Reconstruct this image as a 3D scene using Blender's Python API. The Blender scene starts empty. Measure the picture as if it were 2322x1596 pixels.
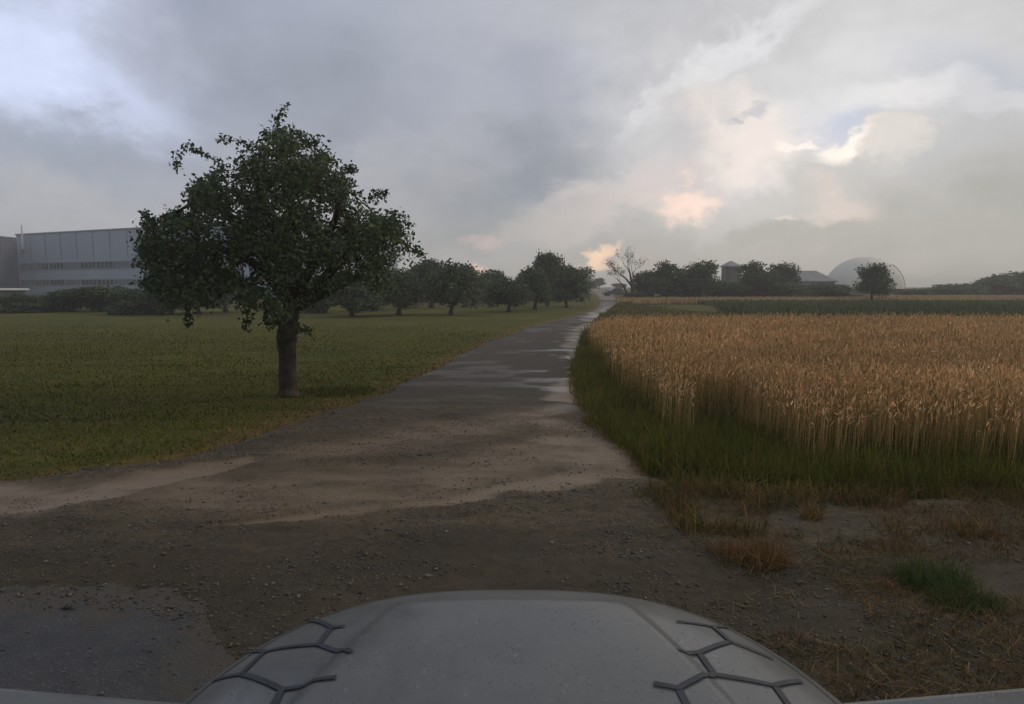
import bpy, bmesh, math, random
import numpy as np
from mathutils import Vector

random.seed(7); rng = np.random.default_rng(7)
scene = bpy.context.scene
COL = scene.collection

# ------------------------------------------------------------------ camera
F = 1512.0; CX = 1160.5; CY = 798.0; PITCH = math.radians(5.59); EYE = 2.0   # photo read at 2321 px width
cam = bpy.data.cameras.new('camera'); cam.sensor_width = 36.0; cam.lens = 36.0 * F / 2321.0
cam.clip_start = 0.05; cam.clip_end = 6000
cam_o = bpy.data.objects.new('camera', cam); COL.objects.link(cam_o)
cam_o.location = (0, 0, EYE); cam_o.rotation_euler = (math.pi / 2 - PITCH, 0, 0)
scene.camera = cam_o
try:
    scene.cycles.use_denoising = True
    scene.cycles.volume_bounces = 1
    scene.cycles.max_bounces = 6
    scene.cycles.diffuse_bounces = 3
    scene.cycles.transparent_max_bounces = 8
    scene.cycles.volume_step_rate = 4
except Exception: pass

def ray(px, py):
    x = (px - CX) / F; u = (CY - py) / F
    c, s = math.cos(PITCH), math.sin(PITCH)
    return np.array([x, c + u * s, -s + u * c])
def hgt(x, y):
    t = np.clip((np.asarray(y, float) - 90) / 130, 0, 1)
    return 1.25 * t * t * (3 - 2 * t)
def G(px, py, up=0.0):                     # ground point seen at a photo position
    d = ray(px, py); t = (EYE - up) / -d[2]
    for _ in range(30):
        t = (EYE - up - float(hgt(d[0] * t, d[1] * t))) / -d[2]
    return np.array([d[0] * t, d[1] * t, float(hgt(d[0] * t, d[1] * t))])
def Pz(px, py, z):
    d = ray(px, py); t = (z - EYE) / d[2]; return d * t + np.array([0, 0, EYE])
def Py(px, py, Y):
    d = ray(px, py); t = Y / d[1]; return d * t + np.array([0, 0, EYE])

# ------------------------------------------------------------------ node helpers
class NT:
    def __init__(s, tree): s.t = tree; s.n = tree.nodes; s.l = tree.links
    def new(s, typ, **kw):
        n = s.n.new(typ)
        for k, v in kw.items(): setattr(n, k, v)
        return n
    def put(s, sock, v):
        if v is None: return
        if isinstance(v, bpy.types.NodeSocket): s.l.new(v, sock)
        else:
            if hasattr(sock, 'default_value'):
                try: sock.default_value = v
                except Exception: sock.default_value = (*v, 1.0) if len(v) == 3 else v
    def math(s, op, a, b=None, c=None, clamp=False):
        n = s.new('ShaderNodeMath', operation=op); n.use_clamp = clamp
        s.put(n.inputs[0], a); s.put(n.inputs[1], b)
        if c is not None: s.put(n.inputs[2], c)
        return n.outputs[0]
    def vmath(s, op, a, b=None, out=0):
        n = s.new('ShaderNodeVectorMath', operation=op); s.put(n.inputs[0], a)
        if b is not None: s.put(n.inputs[1], b)
        return n.outputs['Value'] if out else n.outputs[0]
    def noise(s, vec, scale, detail=4, rough=0.55, dist=0.0, col=False):
        n = s.new('ShaderNodeTexNoise'); s.put(n.inputs['Vector'], vec)
        n.inputs['Scale'].default_value = scale; n.inputs['Detail'].default_value = detail
        n.inputs['Roughness'].default_value = rough; n.inputs['Distortion'].default_value = dist
        return n.outputs['Color'] if col else n.outputs[0]
    def ramp(s, v, a, b, o0=0.0, o1=1.0, smooth=True):
        n = s.new('ShaderNodeMapRange'); n.interpolation_type = 'SMOOTHSTEP' if smooth else 'LINEAR'
        s.put(n.inputs[0], v); n.inputs[1].default_value = a; n.inputs[2].default_value = b
        n.inputs[3].default_value = o0; n.inputs[4].default_value = o1
        return n.outputs[0]
    def mix(s, f, a, b, mode='MIX'):
        n = s.new('ShaderNodeMix', data_type='RGBA', blend_type=mode)
        s.put(n.inputs[0], f); s.put(n.inputs[6], a if isinstance(a, bpy.types.NodeSocket) else (*a, 1.0))
        s.put(n.inputs[7], b if isinstance(b, bpy.types.NodeSocket) else (*b, 1.0))
        return n.outputs[2]
    def attr(s, name, out='Fac'):
        n = s.new('ShaderNodeAttribute', attribute_name=name); return n.outputs[out]
    def scale(s, vec, k):
        n = s.new('ShaderNodeMapping'); s.put(n.inputs[0], vec); n.inputs['Scale'].default_value = k; return n.outputs[0]

def material(name):
    m = bpy.data.materials.new(name); m.use_nodes = True
    t = NT(m.node_tree); b = t.n['Principled BSDF']
    return m, t, b
def simple_mat(name, col, rough=0.7, var=0.2, nscale=3.0, metal=0.0, bump=0.0, bscale=20, spec=0.5, dirt=None):
    m, t, b = material(name)
    pos = t.new('ShaderNodeNewGeometry').outputs['Position']
    tc = t.new('ShaderNodeTexCoord').outputs['Object']
    n = t.noise(tc, nscale, 5)
    c2 = tuple(max(0, c * (1 - var)) for c in col); c1 = tuple(min(1, c * (1 + var)) for c in col)
    c = t.mix(t.ramp(n, 0.3, 0.7), c2, c1)
    if dirt:
        c = t.mix(t.ramp(t.noise(tc, nscale * 2.3, 6, 0.65), 0.52, 0.72), c, dirt)
    t.put(b.inputs['Base Color'], c); b.inputs['Roughness'].default_value = rough
    b.inputs['Metallic'].default_value = metal
    b.inputs['Specular IOR Level'].default_value = spec
    if bump:
        bn = t.new('ShaderNodeBump'); bn.inputs['Strength'].default_value = bump
        t.put(bn.inputs['Height'], t.noise(tc, bscale, 5)); t.put(b.inputs['Normal'], bn.outputs[0])
    return m

# ------------------------------------------------------------------ world and sun
SUN_EL, SUN_AZ = 34.0, 68.0               # azimuth from +Y towards +X
world = bpy.data.worlds.new('World'); scene.world = world; world.use_nodes = True
W = NT(world.node_tree); W.n.clear()
sky = W.new('ShaderNodeTexSky'); sky.sky_type = 'NISHITA'; sky.sun_disc = False
sky.sun_elevation = math.radians(SUN_EL); sky.sun_rotation = math.radians(SUN_AZ)
bg1 = W.new('ShaderNodeBackground'); W.l.new(sky.outputs[0], bg1.inputs[0]); bg1.inputs[1].default_value = 0.06
DIR = W.new('ShaderNodeTexCoord').outputs['Generated']
DIRS = W.scale(DIR, (1, 1, 1.6))
n1 = W.noise(DIRS, 2.6, 6, 0.6, 0.3, col=True)
n2 = W.noise(DIRS, 9.0, 7, 0.62, 0.2, col=True)
def warp(k1, k2):
    a = W.vmath('SCALE', W.vmath('SUBTRACT', n1, (0.5, 0.5, 0.5))); a.node.inputs['Scale'].default_value = k1
    b = W.vmath('SCALE', W.vmath('SUBTRACT', n2, (0.5, 0.5, 0.5))); b.node.inputs['Scale'].default_value = k2
    return W.vmath('ADD', DIR, W.vmath('ADD', a, b))
WS, WC = warp(0.34, 0.14), warp(0.15, 0.13)
skyc = None
def blob(px, py, rx, ry, rot, col, k=1.0, inner=0.0, crisp=False):
    global skyc
    d = ray(px, py); d /= np.linalg.norm(d)
    r = np.cross(d, [0, 0, 1]); r /= np.linalg.norm(r); u = np.cross(r, d)
    a = math.radians(rot); r2 = r * math.cos(a) + u * math.sin(a); u2 = -r * math.sin(a) + u * math.cos(a)
    v = W.vmath('SUBTRACT', WC if crisp else WS, tuple(d))
    e1 = W.vmath('DOT_PRODUCT', v, tuple(r2 * F / rx), 1); e2 = W.vmath('DOT_PRODUCT', v, tuple(u2 * F / ry), 1)
    q = W.math('ADD', W.math('POWER', W.math('ABSOLUTE', e1), 2), W.math('POWER', W.math('ABSOLUTE', e2), 2))
    front = W.math('GREATER_THAN', W.vmath('DOT_PRODUCT', DIR, tuple(d), 1), 0.0)
    f = W.math('MULTIPLY', W.math('MULTIPLY', W.ramp(W.math('SQRT', q), inner, 1.0, 1.0, 0.0), k), front)
    skyc = W.mix(f, skyc, col)
sx = W.new('ShaderNodeSeparateXYZ'); W.l.new(DIR, sx.inputs[0])
lr = W.ramp(sx.outputs[0], -0.55, 0.45)
skyc = W.mix(lr, (0.32, 0.355, 0.455), (0.50, 0.495, 0.50))
el = W.ramp(sx.outputs[2], 0.0, 0.30)
skyc = W.mix(el, W.mix(lr, (0.37, 0.37, 0.38), (0.45, 0.42, 0.385)), skyc)
skyc = W.mix(W.ramp(sx.outputs[2], 0.45, 0.9), skyc, (0.42, 0.44, 0.50))
for bl in [
    (60, 110, 380, 200, 0, (0.66, 0.73, 0.95), 0.95),
    (330, 60, 300, 110, 0, (0.47, 0.50, 0.60), 0.7),
    (180, 330, 420, 90, 4, (0.31, 0.34, 0.41), 0.7),
    (150, 445, 420, 60, -3, (0.42, 0.42, 0.45), 0.7),
    (720, 150, 460, 170, -12, (0.305, 0.325, 0.385), 0.9),
    (780, 330, 360, 60, 8, (0.46, 0.45, 0.47), 0.45),
    (1130, 370, 270, 150, 25, (0.265, 0.285, 0.325), 0.9),
    (1200, 190, 330, 150, -10, (0.335, 0.35, 0.41), 0.85),
    (1000, 470, 260, 90, 0, (0.32, 0.325, 0.33), 0.6),
    (1800, 230, 560, 330, 15, (0.69, 0.68, 0.68), 0.95),
    (1560, 330, 300, 150, 30, (0.60, 0.575, 0.57), 0.8),
    (1480, 420, 300, 80, 12, (0.70, 0.60, 0.56), 0.8),
    (2180, 130, 260, 110, -25, (0.47, 0.49, 0.56), 0.7),
    (2250, 330, 200, 120, 0, (0.52, 0.52, 0.52), 0.7),
    (2290, 560, 330, 150, 0, (0.40, 0.39, 0.355), 0.8),
    (1750, 470, 460, 70, 3, (0.56, 0.53, 0.49), 0.7),
    (1250, 470, 210, 55, 8, (0.53, 0.485, 0.46), 0.75),
    (1850, 560, 420, 60, 0, (0.40, 0.385, 0.345), 0.8),
    (1450, 630, 480, 34, 0, (0.50, 0.42, 0.375), 0.7),
]: blob(*bl)
for bl in [
    (1640, 120, 260, 40, 35, (0.80, 0.79, 0.80), 0.7, 0.1),
    (1500, 230, 200, 30, 38, (0.68, 0.67, 0.67), 0.6, 0.1),
    (2260, 200, 120, 40, -10, (0.66, 0.65, 0.66), 0.7, 0.3),
    (1300, 425, 120, 40, 15, (0.66, 0.58, 0.56), 0.6, 0.1),
    (1895, 290, 85, 100, -10, (0.54, 0.585, 0.70), 0.9, 0.1),
    (1710, 300, 190, 120, -22, (0.86, 0.77, 0.71), 0.95, 0.4),
    (1660, 255, 60, 60, 0, (0.64, 0.62, 0.62), 0.7, 0.2),
    (1750, 235, 55, 25, 10, (0.50, 0.51, 0.55), 0.7, 0.2),
    (1690, 270, 22, 12, 0, (0.48, 0.48, 0.52), 0.7, 0.2),
    (1825, 345, 60, 16, -10, (0.98, 0.87, 0.80), 0.95, 0.5),
    (1990, 200, 180, 60, 8, (0.80, 0.78, 0.77), 0.85, 0.2),
    (1990, 335, 110, 46, 28, (1.05, 0.93, 0.82), 0.95, 0.5),
    (2045, 320, 70, 75, 0, (0.66, 0.62, 0.58), 0.85, 0.5),
    (2010, 385, 90, 34, 8, (0.56, 0.54, 0.52), 0.9, 0.4),
    (1545, 455, 100, 52, 25, (1.02, 0.77, 0.65), 0.95, 0.2),
    (1440, 395, 90, 26, 15, (0.64, 0.57, 0.55), 0.8, 0.1),
    (1350, 577, 110, 26, 14, (1.1, 0.76, 0.52), 0.95, 0.2),
    (1920, 480, 100, 50, -22, (0.70, 0.60, 0.54), 0.85, 0.2),
    (1795, 505, 28, 14, 0, (0.72, 0.62, 0.54), 0.8, 0.2),
    (1080, 600, 120, 16, 0, (0.85, 0.60, 0.47), 0.9, 0.2),
    (1080, 525, 110, 20, -4, (0.56, 0.46, 0.43), 0.75, 0.1),
    (868, 622, 40, 14, 0, (0.85, 0.6, 0.45), 0.9, 0.3),
]: blob(*bl, crisp=True)
tex = W.math('ADD', W.math('MULTIPLY', W.noise(DIRS, 3.3, 7, 0.62, 0.4), 0.44), W.math('MULTIPLY', W.noise(DIRS, 11, 7, 0.65), 0.20))
skyc = W.mix(1.0, skyc, W.new('ShaderNodeCombineColor').outputs[0], 'MULTIPLY')
cc = skyc.node.inputs[7].links[0].from_node; tv = W.math('ADD', tex, 0.68)
for i in range(3): W.l.new(tv, cc.inputs[i])
bg2 = W.new('ShaderNodeBackground'); W.l.new(skyc, bg2.inputs[0]); bg2.inputs[1].default_value = 1.16
mx = W.new('ShaderNodeMixShader'); mx.inputs[0].default_value = 0.93
W.l.new(bg1.outputs[0], mx.inputs[1]); W.l.new(bg2.outputs[0], mx.inputs[2])
wo = W.new('ShaderNodeOutputWorld'); W.l.new(mx.outputs[0], wo.inputs[0])

sun = bpy.data.lights.new('sun', 'SUN'); sun.energy = 0.95; sun.angle = math.radians(25); sun.color = (1.0, 0.86, 0.68)
so = bpy.data.objects.new('sun', sun); COL.objects.link(so)
e, a = math.radians(SUN_EL), math.radians(SUN_AZ)
so.rotation_euler = Vector((-math.sin(a) * math.cos(e), -math.cos(a) * math.cos(e), -math.sin(e))).to_track_quat('-Z', 'Y').to_euler()
scene.view_settings.view_transform = 'Standard'; scene.view_settings.look = 'None'
scene.view_settings.exposure = 0.0; scene.view_settings.gamma = 1.0; scene.view_settings.use_curve_mapping = False

# ------------------------------------------------------------------ mesh helpers
def tag(o, label=None, cat=None, group=None, kind=None):
    if label: o['label'] = label
    if cat: o['category'] = cat
    if group: o['group'] = group
    if kind: o['kind'] = kind
    return o
def empty(name, loc, label, cat, group=None, rz=0.0):
    o = bpy.data.objects.new(name, None); COL.objects.link(o); o.empty_display_size = 0.3
    o.location = tuple(float(v) for v in loc); o.rotation_euler = (0, 0, rz)
    return tag(o, label, cat, group)
def np_mesh(name, V, Q, mat, cols=None, smooth=False, attrs=None):
    """V (n,3), Q (m,k) faces of k corners"""
    V = np.asarray(V, np.float32); Q = np.asarray(Q, np.int32); k = Q.shape[1]
    me = bpy.data.meshes.new(name)
    me.vertices.add(len(V)); me.vertices.foreach_set('co', V.ravel())
    me.loops.add(Q.size); me.loops.foreach_set('vertex_index', Q.ravel())
    me.polygons.add(len(Q)); me.polygons.foreach_set('loop_start', np.arange(0, Q.size, k, dtype=np.int32))
    me.polygons.foreach_set('loop_total', np.full(len(Q), k, np.int32))
    if smooth: me.polygons.foreach_set('use_smooth', np.ones(len(Q), bool))
    me.update(calc_edges=True); me.validate()
    if cols is not None:
        a = me.color_attributes.new('Col', 'FLOAT_COLOR', 'POINT')
        c4 = np.ones((len(V), 4), np.float32); c4[:, :3] = cols; a.data.foreach_set('color', c4.ravel())
    for kx, v in (attrs or {}).items():
        a = me.attributes.new(kx, 'FLOAT', 'POINT'); a.data.foreach_set('value', np.asarray(v, np.float32))
    me.materials.append(mat)
    return me
def link(name, me, parent=None):
    o = bpy.data.objects.new(name, me); COL.objects.link(o)
    if parent is not None: o.parent = parent
    return o
class MB:
    """collects boxes, tubes and loose faces into one mesh"""
    def __init__(s): s.v = []; s.f = []
    def add(s, vs, fs):
        b = len(s.v); s.v += [tuple(map(float, v)) for v in vs]; s.f += [tuple(b + i for i in f) for f in fs]; return s
    def box(s, c, d, rz=0.0, taper=1.0):
        cx, cy, cz = c; hx, hy, hz = d[0] / 2, d[1] / 2, d[2] / 2; ca, sa = math.cos(rz), math.sin(rz); vs = []
        for z, k in ((-hz, 1.0), (hz, taper)):
            for x, y in ((-hx, -hy), (hx, -hy), (hx, hy), (-hx, hy)):
                vs.append((cx + x * k * ca - y * k * sa, cy + x * k * sa + y * k * ca, cz + z))
        return s.add(vs, [(3, 2, 1, 0), (4, 5, 6, 7), (0, 1, 5, 4), (1, 2, 6, 5), (2, 3, 7, 6), (3, 0, 4, 7)])
    def tube(s, pts, radii, n=8, cap=True, wob=0.0):
        pts = [Vector(p) for p in pts]; vs = []; fs = []; ref = Vector((0.31, 0.17, 0.93)).normalized()
        for i, p in enumerate(pts):
            d = (pts[min(i + 1, len(pts) - 1)] - pts[max(i - 1, 0)]).normalized()
            a = d.cross(ref if abs(d.dot(ref)) < 0.95 else Vector((1, 0, 0))).normalized(); b = d.cross(a)
            for k in range(n):
                t = 2 * math.pi * k / n; r = radii[i] * (1 + wob * math.sin(3 * t + i * 1.3) + wob * random.uniform(-.5, .5))
                vs.append(p + (a * math.cos(t) + b * math.sin(t)) * r)
        for i in range(len(pts) - 1):
            for k in range(n):
                fs.append((i * n + k, i * n + (k + 1) % n, (i + 1) * n + (k + 1) % n, (i + 1) * n + k))
        if cap: fs += [tuple(range(n))[::-1], tuple((len(pts) - 1) * n + k for k in range(n))]
        return s.add(vs, fs)
    def build(s, name, mat, parent=None, smooth=False, bevel=0.0):
        me = bpy.data.meshes.new(name); me.from_pydata(s.v, [], s.f); me.validate()
        if smooth:
            for p in me.polygons: p.use_smooth = True
        me.materials.append(mat)
        if bevel:
            bm = bmesh.new(); bm.from_mesh(me)
            bmesh.ops.bevel(bm, geom=[e for e in bm.edges if len(e.link_faces) == 2 and e.calc_face_angle(0) > 0.6], offset=bevel, segments=2, affect='EDGES', profile=0.6)
            bm.to_mesh(me); bm.free()
        return link(name, me, parent)
def vnoise(x, y, seed=0):
    x = np.asarray(x, float); y = np.asarray(y, float)
    xi = np.floor(x).astype(np.int64); yi = np.floor(y).astype(np.int64); fx = x - xi; fy = y - yi
    fx = fx * fx * (3 - 2 * fx); fy = fy * fy * (3 - 2 * fy)
    def hsh(i, j):
        h = (i * 374761393 + j * 668265263 + seed * 1442695041) & 0xffffffff
        h = ((h ^ (h >> 13)) * 1274126177) & 0xffffffff
        return ((h ^ (h >> 16)) & 0xffff) / 65535.0
    return (hsh(xi, yi) * (1 - fx) + hsh(xi + 1, yi) * fx) * (1 - fy) + (hsh(xi, yi + 1) * (1 - fx) + hsh(xi + 1, yi + 1) * fx) * fy
def fbm(x, y, oct=4, seed=0):
    s = 0; a = 0.5; n = 0
    for i in range(oct):
        s = s + a * vnoise(x * 2 ** i, y * 2 ** i, seed + i); n += a; a *= 0.5
    return s / n
def sstep(a, b, x): t = np.clip((x - a) / (b - a), 0, 1); return t * t * (3 - 2 * t)

# ------------------------------------------------------------------ path outline (world)
L_px = [(-2600, 1150), (-900, 1120), (0, 1100), (350, 1060), (600, 990), (870, 895), (980, 845), (1106, 778), (1207, 741), (1301, 717.5), (1343, 706), (1360, 694), (1362, 682), (1360, 674), (1337, 662.5), (1300, 657.5)]
R_px = [(5200, 1168), (2321, 1152), (1900, 1146), (1560, 1118), (1464, 1072), (1436, 1043), (1407, 1021), (1379, 992), (1342, 964), (1317, 907), (1302, 862), (1302, 822), (1322, 765), (1351, 728), (1377, 706), (1397, 692), (1395, 682), (1392, 674), (1374, 662.5), (1345, 657.5)]
Lw = np.array([G(*p)[:2] for p in L_px]); Rw = np.array([G(*p)[:2] for p in R_px])
def xl(Y): return np.interp(Y, Lw[:, 1], Lw[:, 0], left=-16.0) + (fbm(np.asarray(Y) * 1.7, 3.1, 3, 5) - 0.5) * 0.35
def xr(Y): return np.interp(Y, Rw[:, 1], Rw[:, 0], left=16.0) + (fbm(np.asarray(Y) * 1.9, 7.7, 3, 9) - 0.5) * 0.30

# ------------------------------------------------------------------ ground
def axis(segs):
    out = []
    for a, b, st in segs: out += list(np.arange(a, b, st))
    return np.array(out + [segs[-1][1]])
gx = axis([(-1500, -300, 120), (-300, -60, 20), (-60, -16, 2), (-16, 16, 0.25), (16, 60, 2), (60, 300, 20), (300, 1500, 120)])
gy = axis([(-60, 0, 6), (0, 30, 0.25), (30, 100, 1.5), (100, 300, 6), (300, 1500, 60)])
GX, GY = np.meshgrid(gx, gy); sh = GX.shape
GZ = hgt(GX, GY)
lawn_side = GX < np.interp(GY, Lw[:, 1], Lw[:, 0], left=-16)
right_side = GX > np.interp(GY, Rw[:, 1], Rw[:, 0], left=16)
inner = (~lawn_side) & (~right_side)
relief = (fbm(GX * 0.5, GY * 0.5, 3, 2) - 0.4) * 0.05 * sstep(3, 8, GY) * (GY < 60)
GZ = GZ + np.where(inner, -0.03, np.maximum(relief, -0.01))
def grid_faces(sh):
    i = np.arange(sh[0] * sh[1]).reshape(sh)
    return np.stack([i[:-1, :-1], i[:-1, 1:], i[1:, 1:], i[1:, :-1]], -1).reshape(-1, 4)
dl = np.interp(GY, Lw[:, 1], Lw[:, 0], left=-16) - GX; dr = GX - np.interp(GY, Rw[:, 1], Rw[:, 0], left=16)
dry = np.clip(sstep(1.1, 0.0, dl) * (dl > -.5) + 0.6 * sstep(0.7, 0.0, dr) * (dr > -.5), 0, 1)
# distance to the near edge of lawn along Y as well
dry = np.maximum(dry, 0.7 * sstep(0.9, 0, np.abs(GY - np.interp(GX, Lw[:, 0], Lw[:, 1]))) * (GX < 2))
m, t, b = material('meadow_ground')
pos = t.new('ShaderNodeNewGeometry').outputs['Position']
n_a, n_b, n_c = t.noise(pos, 0.22, 5), t.noise(t.scale(pos, (0.5, 1.8, 1)), 1.3, 6, 0.6), t.noise(pos, 14, 5, 0.7)
c = t.mix(t.ramp(n_a, 0.35, 0.65), (0.050, 0.058, 0.005), (0.085, 0.084, 0.006))
c = t.mix(t.ramp(n_b, 0.40, 0.68), c, (0.105, 0.090, 0.018))
c = t.mix(t.ramp(n_c, 0.45, 0.75), c, (0.022, 0.026, 0.008))
c = t.mix(t.math('MULTIPLY', t.attr('dry'), t.ramp(n_b, 0.2, 0.6)), c, (0.13, 0.085, 0.030))
t.put(b.inputs['Base Color'], c); b.inputs['Roughness'].default_value = 0.95; b.inputs['Specular IOR Level'].default_value = 0.15
bn = t.new('ShaderNodeBump'); bn.inputs['Strength'].default_value = 0.9; bn.inputs['Distance'].default_value = 0.06
t.put(bn.inputs['Height'], t.math('ADD', n_c, n_b)); t.put(b.inputs['Normal'], bn.outputs[0])
tag(link('ground', np_mesh('ground', np.stack([GX, GY, GZ], -1).reshape(-1, 3), grid_faces(sh), m, attrs={'dry': dry.ravel()}, smooth=True)), kind='structure')

# ------------------------------------------------------------------ gravel path, widening to the junction
py_ = np.concatenate([axis([(0.2, 6.0, 0.06), (6.0, 10.0, 0.075), (10.0, 14.0, 0.12)])])
pxs = axis([(-16, -6, 0.2), (-6, 5, 0.055), (5, 15, 0.2)])
N_PX, N_PY = np.meshgrid(pxs, py_)
fy_ = [14.0]
while fy_[-1] < Lw[-1, 1] - 1: fy_.append(fy_[-1] * 1.013)
fy_ = np.array(fy_); NC = 70; u = np.linspace(-0.04, 1.04, NC)
F_PX = xl(fy_)[:, None] * (1 - u) + xr(fy_)[:, None] * u; F_PY = np.repeat(fy_[:, None], NC, 1)
def seg_mask(pts, wpx_list, X, Y, wob=0.25, seed=0):
    """soft band round a polyline given by photo points with widths in metres"""
    m_ = np.zeros_like(X); P = [G(*p)[:2] for p in pts]
    Xw = X + (fbm(X * 1.3, Y * 1.3, 3, seed) - .5) * wob * 2; Yw = Y + (fbm(X * 1.3, Y * 1.3, 3, seed + 11) - .5) * wob * 2
    for i in range(len(P) - 1):
        a_, b_ = P[i], P[i + 1]; d = b_ - a_; L2 = (d ** 2).sum()
        tt = np.clip(((Xw - a_[0]) * d[0] + (Yw - a_[1]) * d[1]) / L2, 0, 1)
        dist = np.hypot(Xw - a_[0] - tt * d[0], Yw - a_[1] - tt * d[1])
        w = wpx_list[i] * (1 - tt) + wpx_list[i + 1] * tt
        m_ = np.maximum(m_, sstep(1.9, 0.3, dist / w))
    return m_
MUD = [
    ([(-200, 1150), (150, 1140), (420, 1085), (560, 1050)], [0.42, 0.42, 0.25, 0.15], 0.9),
    ([(480, 1205), (700, 1190), (930, 1160), (1150, 1130), (1300, 1095), (1420, 1050)], [0.05, 0.10, 0.16, 0.20, 0.28, 0.45], 0.9),
    ([(1290, 1020), (1390, 1040), (1420, 1080)], [0.55, 0.5, 0.35], 0.8),
    ([(1280, 985), (1190, 950), (1290, 930)], [0.25, 0.35, 0.3], 0.7),
    ([(700, 1040), (900, 1010), (1150, 960)], [0.5, 0.6, 0.6], 0.62),
    ([(450, 1130), (700, 1130), (950, 1110), (1250, 1040)], [0.6, 0.7, 0.7, 0.8], 0.62),
    ([(1285, 912), (1275, 885), (1295, 868)], [0.30, 0.34, 0.18], 1.0),
    ([(1296, 862), (1296, 800)], [0.12, 0.16], 0.9),
    ([(1298, 790), (1312, 760), (1335, 735)], [0.36, 0.42, 0.4], 0.95),
    ([(1340, 728), (1375, 697), (1380, 684)], [0.9, 1.2, 1.6], 0.7),
    ([(1378, 680), (1360, 666), (1335, 660)], [3, 5, 9], 0.8),
]
def path_fields(X, Y):
    pale = np.zeros_like(X)
    for pts, ws, k in MUD: pale = np.maximum(pale, seg_mask(pts, ws, X, Y, seed=len(pts) + int(pts[0][0])) * k)
    pale = pale * (0.45 + 1.05 * fbm(X * 1.8, Y * 4.5, 5, 77))
    farwet = sstep(9, 15, Y) * (1 - sstep(50, 90, Y))
    strk = sstep(0.53, 0.62, fbm(X * 0.8 + Y * 0.03, Y * 1.5, 4, 21)) * farwet * (.35 + .65 * sstep(1.8, .3, xr(Y) - X))
    asph = sstep(-0.5, -1.7, X + (Y - 3.4) * 0.8) * sstep(4.7, 4.2, Y)
    low = fbm(X * 1.1, Y * 2.0, 3, 29)
    b_ = (low * 0.085 + fbm(X * 4, Y * 5.0, 3, 31) * 0.036 + fbm(X * 13, Y * 13, 2, 37) * 0.010) * (0.35 + 0.65 * (1 - np.clip(pale, 0, 1))) * (1 - 0.7 * sstep(9, 14, Y)) * (1 - asph)
    ml = X - xl(Y); mr = xr(Y) - X; ef = np.clip(np.minimum(ml, mr) / 0.3, -1, 1)
    Z = hgt(X, Y) + 0.022 + b_ * np.clip(ef, 0, 1) + np.where(ef < 0, 0.06 * ef, 0.0)
    return pale, strk, asph, Z, np.minimum(ml, mr)
pn = path_fields(N_PX, N_PY); pf = path_fields(F_PX, F_PY)
qn = grid_faces(N_PX.shape); keepf = (pn[4].ravel()[qn] > -0.25).any(1); qn = qn[keepf]
qf = grid_faces(F_PX.shape) + N_PX.size
PV = np.concatenate([np.stack([N_PX, N_PY, pn[3]], -1).reshape(-1, 3), np.stack([F_PX, F_PY, pf[3]], -1).reshape(-1, 3)])
PQ = np.concatenate([qn, qf]); A_pale = np.concatenate([pn[0].ravel(), pf[0].ravel()]); A_strk = np.concatenate([pn[1].ravel(), pf[1].ravel()])
m, t, b = material('wet_gravel')
pos = t.new('ShaderNodeNewGeometry').outputs['Position']
nf, nm, nl = t.noise(pos, 55, 4, 0.7), t.noise(pos, 9, 6, 0.68), t.noise(t.scale(pos, (0.7, 1.6, 1)), 1.1, 5, 0.6)
vor = t.new('ShaderNodeTexVoronoi'); t.put(vor.inputs['Vector'], pos); vor.inputs['Scale'].default_value = 42
c = t.mix(t.ramp(nl, 0.35, 0.65), (0.066, 0.048, 0.026), (0.105, 0.076, 0.042))
c = t.mix(t.ramp(nm, 0.42, 0.70), c, (0.036, 0.028, 0.016))
c = t.mix(t.math('MULTIPLY', t.ramp(vor.outputs['Color'], 0.75, 0.95), 0.55), c, (0.16, 0.14, 0.11))
sp = t.new('ShaderNodeSeparateXYZ'); t.put(sp.inputs[0], pos)
c = t.mix(t.math('MULTIPLY', t.ramp(t.math('ADD', sp.outputs[1], t.math('MULTIPLY', nl, 1.2)), 6.3, 5.0), 0.62), c, (0.036, 0.029, 0.017))
c = t.mix(t.math('MULTIPLY', t.ramp(t.math('ADD', sp.outputs[1], t.math('MULTIPLY', nl, 3.0)), 10.5, 14.5), 0.65), c, (0.042, 0.038, 0.030))
c = t.mix(t.math('MULTIPLY', t.ramp(t.noise(t.scale(pos, (0.55, 2.2, 1)), 1.9, 6, .62), .54, .64), .6), c, (0.040, 0.031, 0.019))
pl = t.attr('pale')
plm = t.ramp(t.math('ADD', pl, t.math('MULTIPLY', t.math('SUBTRACT', nm, 0.5), 1.1)), 0.15, 1.1)
c = t.mix(plm, c, t.mix(nm, (0.185, 0.135, 0.086), (0.130, 0.094, 0.058)))
c = t.mix(t.math('MULTIPLY', t.attr('streak'), 0.55), c, (0.15, 0.14, 0.135))
t.put(b.inputs['Base Color'], c)
rg = t.math('SUBTRACT', 0.85, t.math('MULTIPLY', plm, 0.30)); rg = t.math('SUBTRACT', rg, t.math('MULTIPLY', t.attr('streak'), 0.5))
t.put(b.inputs['Roughness'], rg); b.inputs['Specular IOR Level'].default_value = 0.28
bn = t.new('ShaderNodeBump'); bn.inputs['Distance'].default_value = 0.02
t.put(bn.inputs['Strength'], t.math('SUBTRACT', 0.9, t.math('MULTIPLY', t.math('MAXIMUM', plm, t.attr('streak')), 0.75)))
t.put(bn.inputs['Height'], t.math('ADD', nf, t.math('MULTIPLY', nm, 1.5))); t.put(b.inputs['Normal'], bn.outputs[0])
tag(link('gravel_path', np_mesh('gravel_path', PV, PQ, m, smooth=True, attrs={'pale': A_pale, 'streak': A_strk})), kind='structure')

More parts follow.
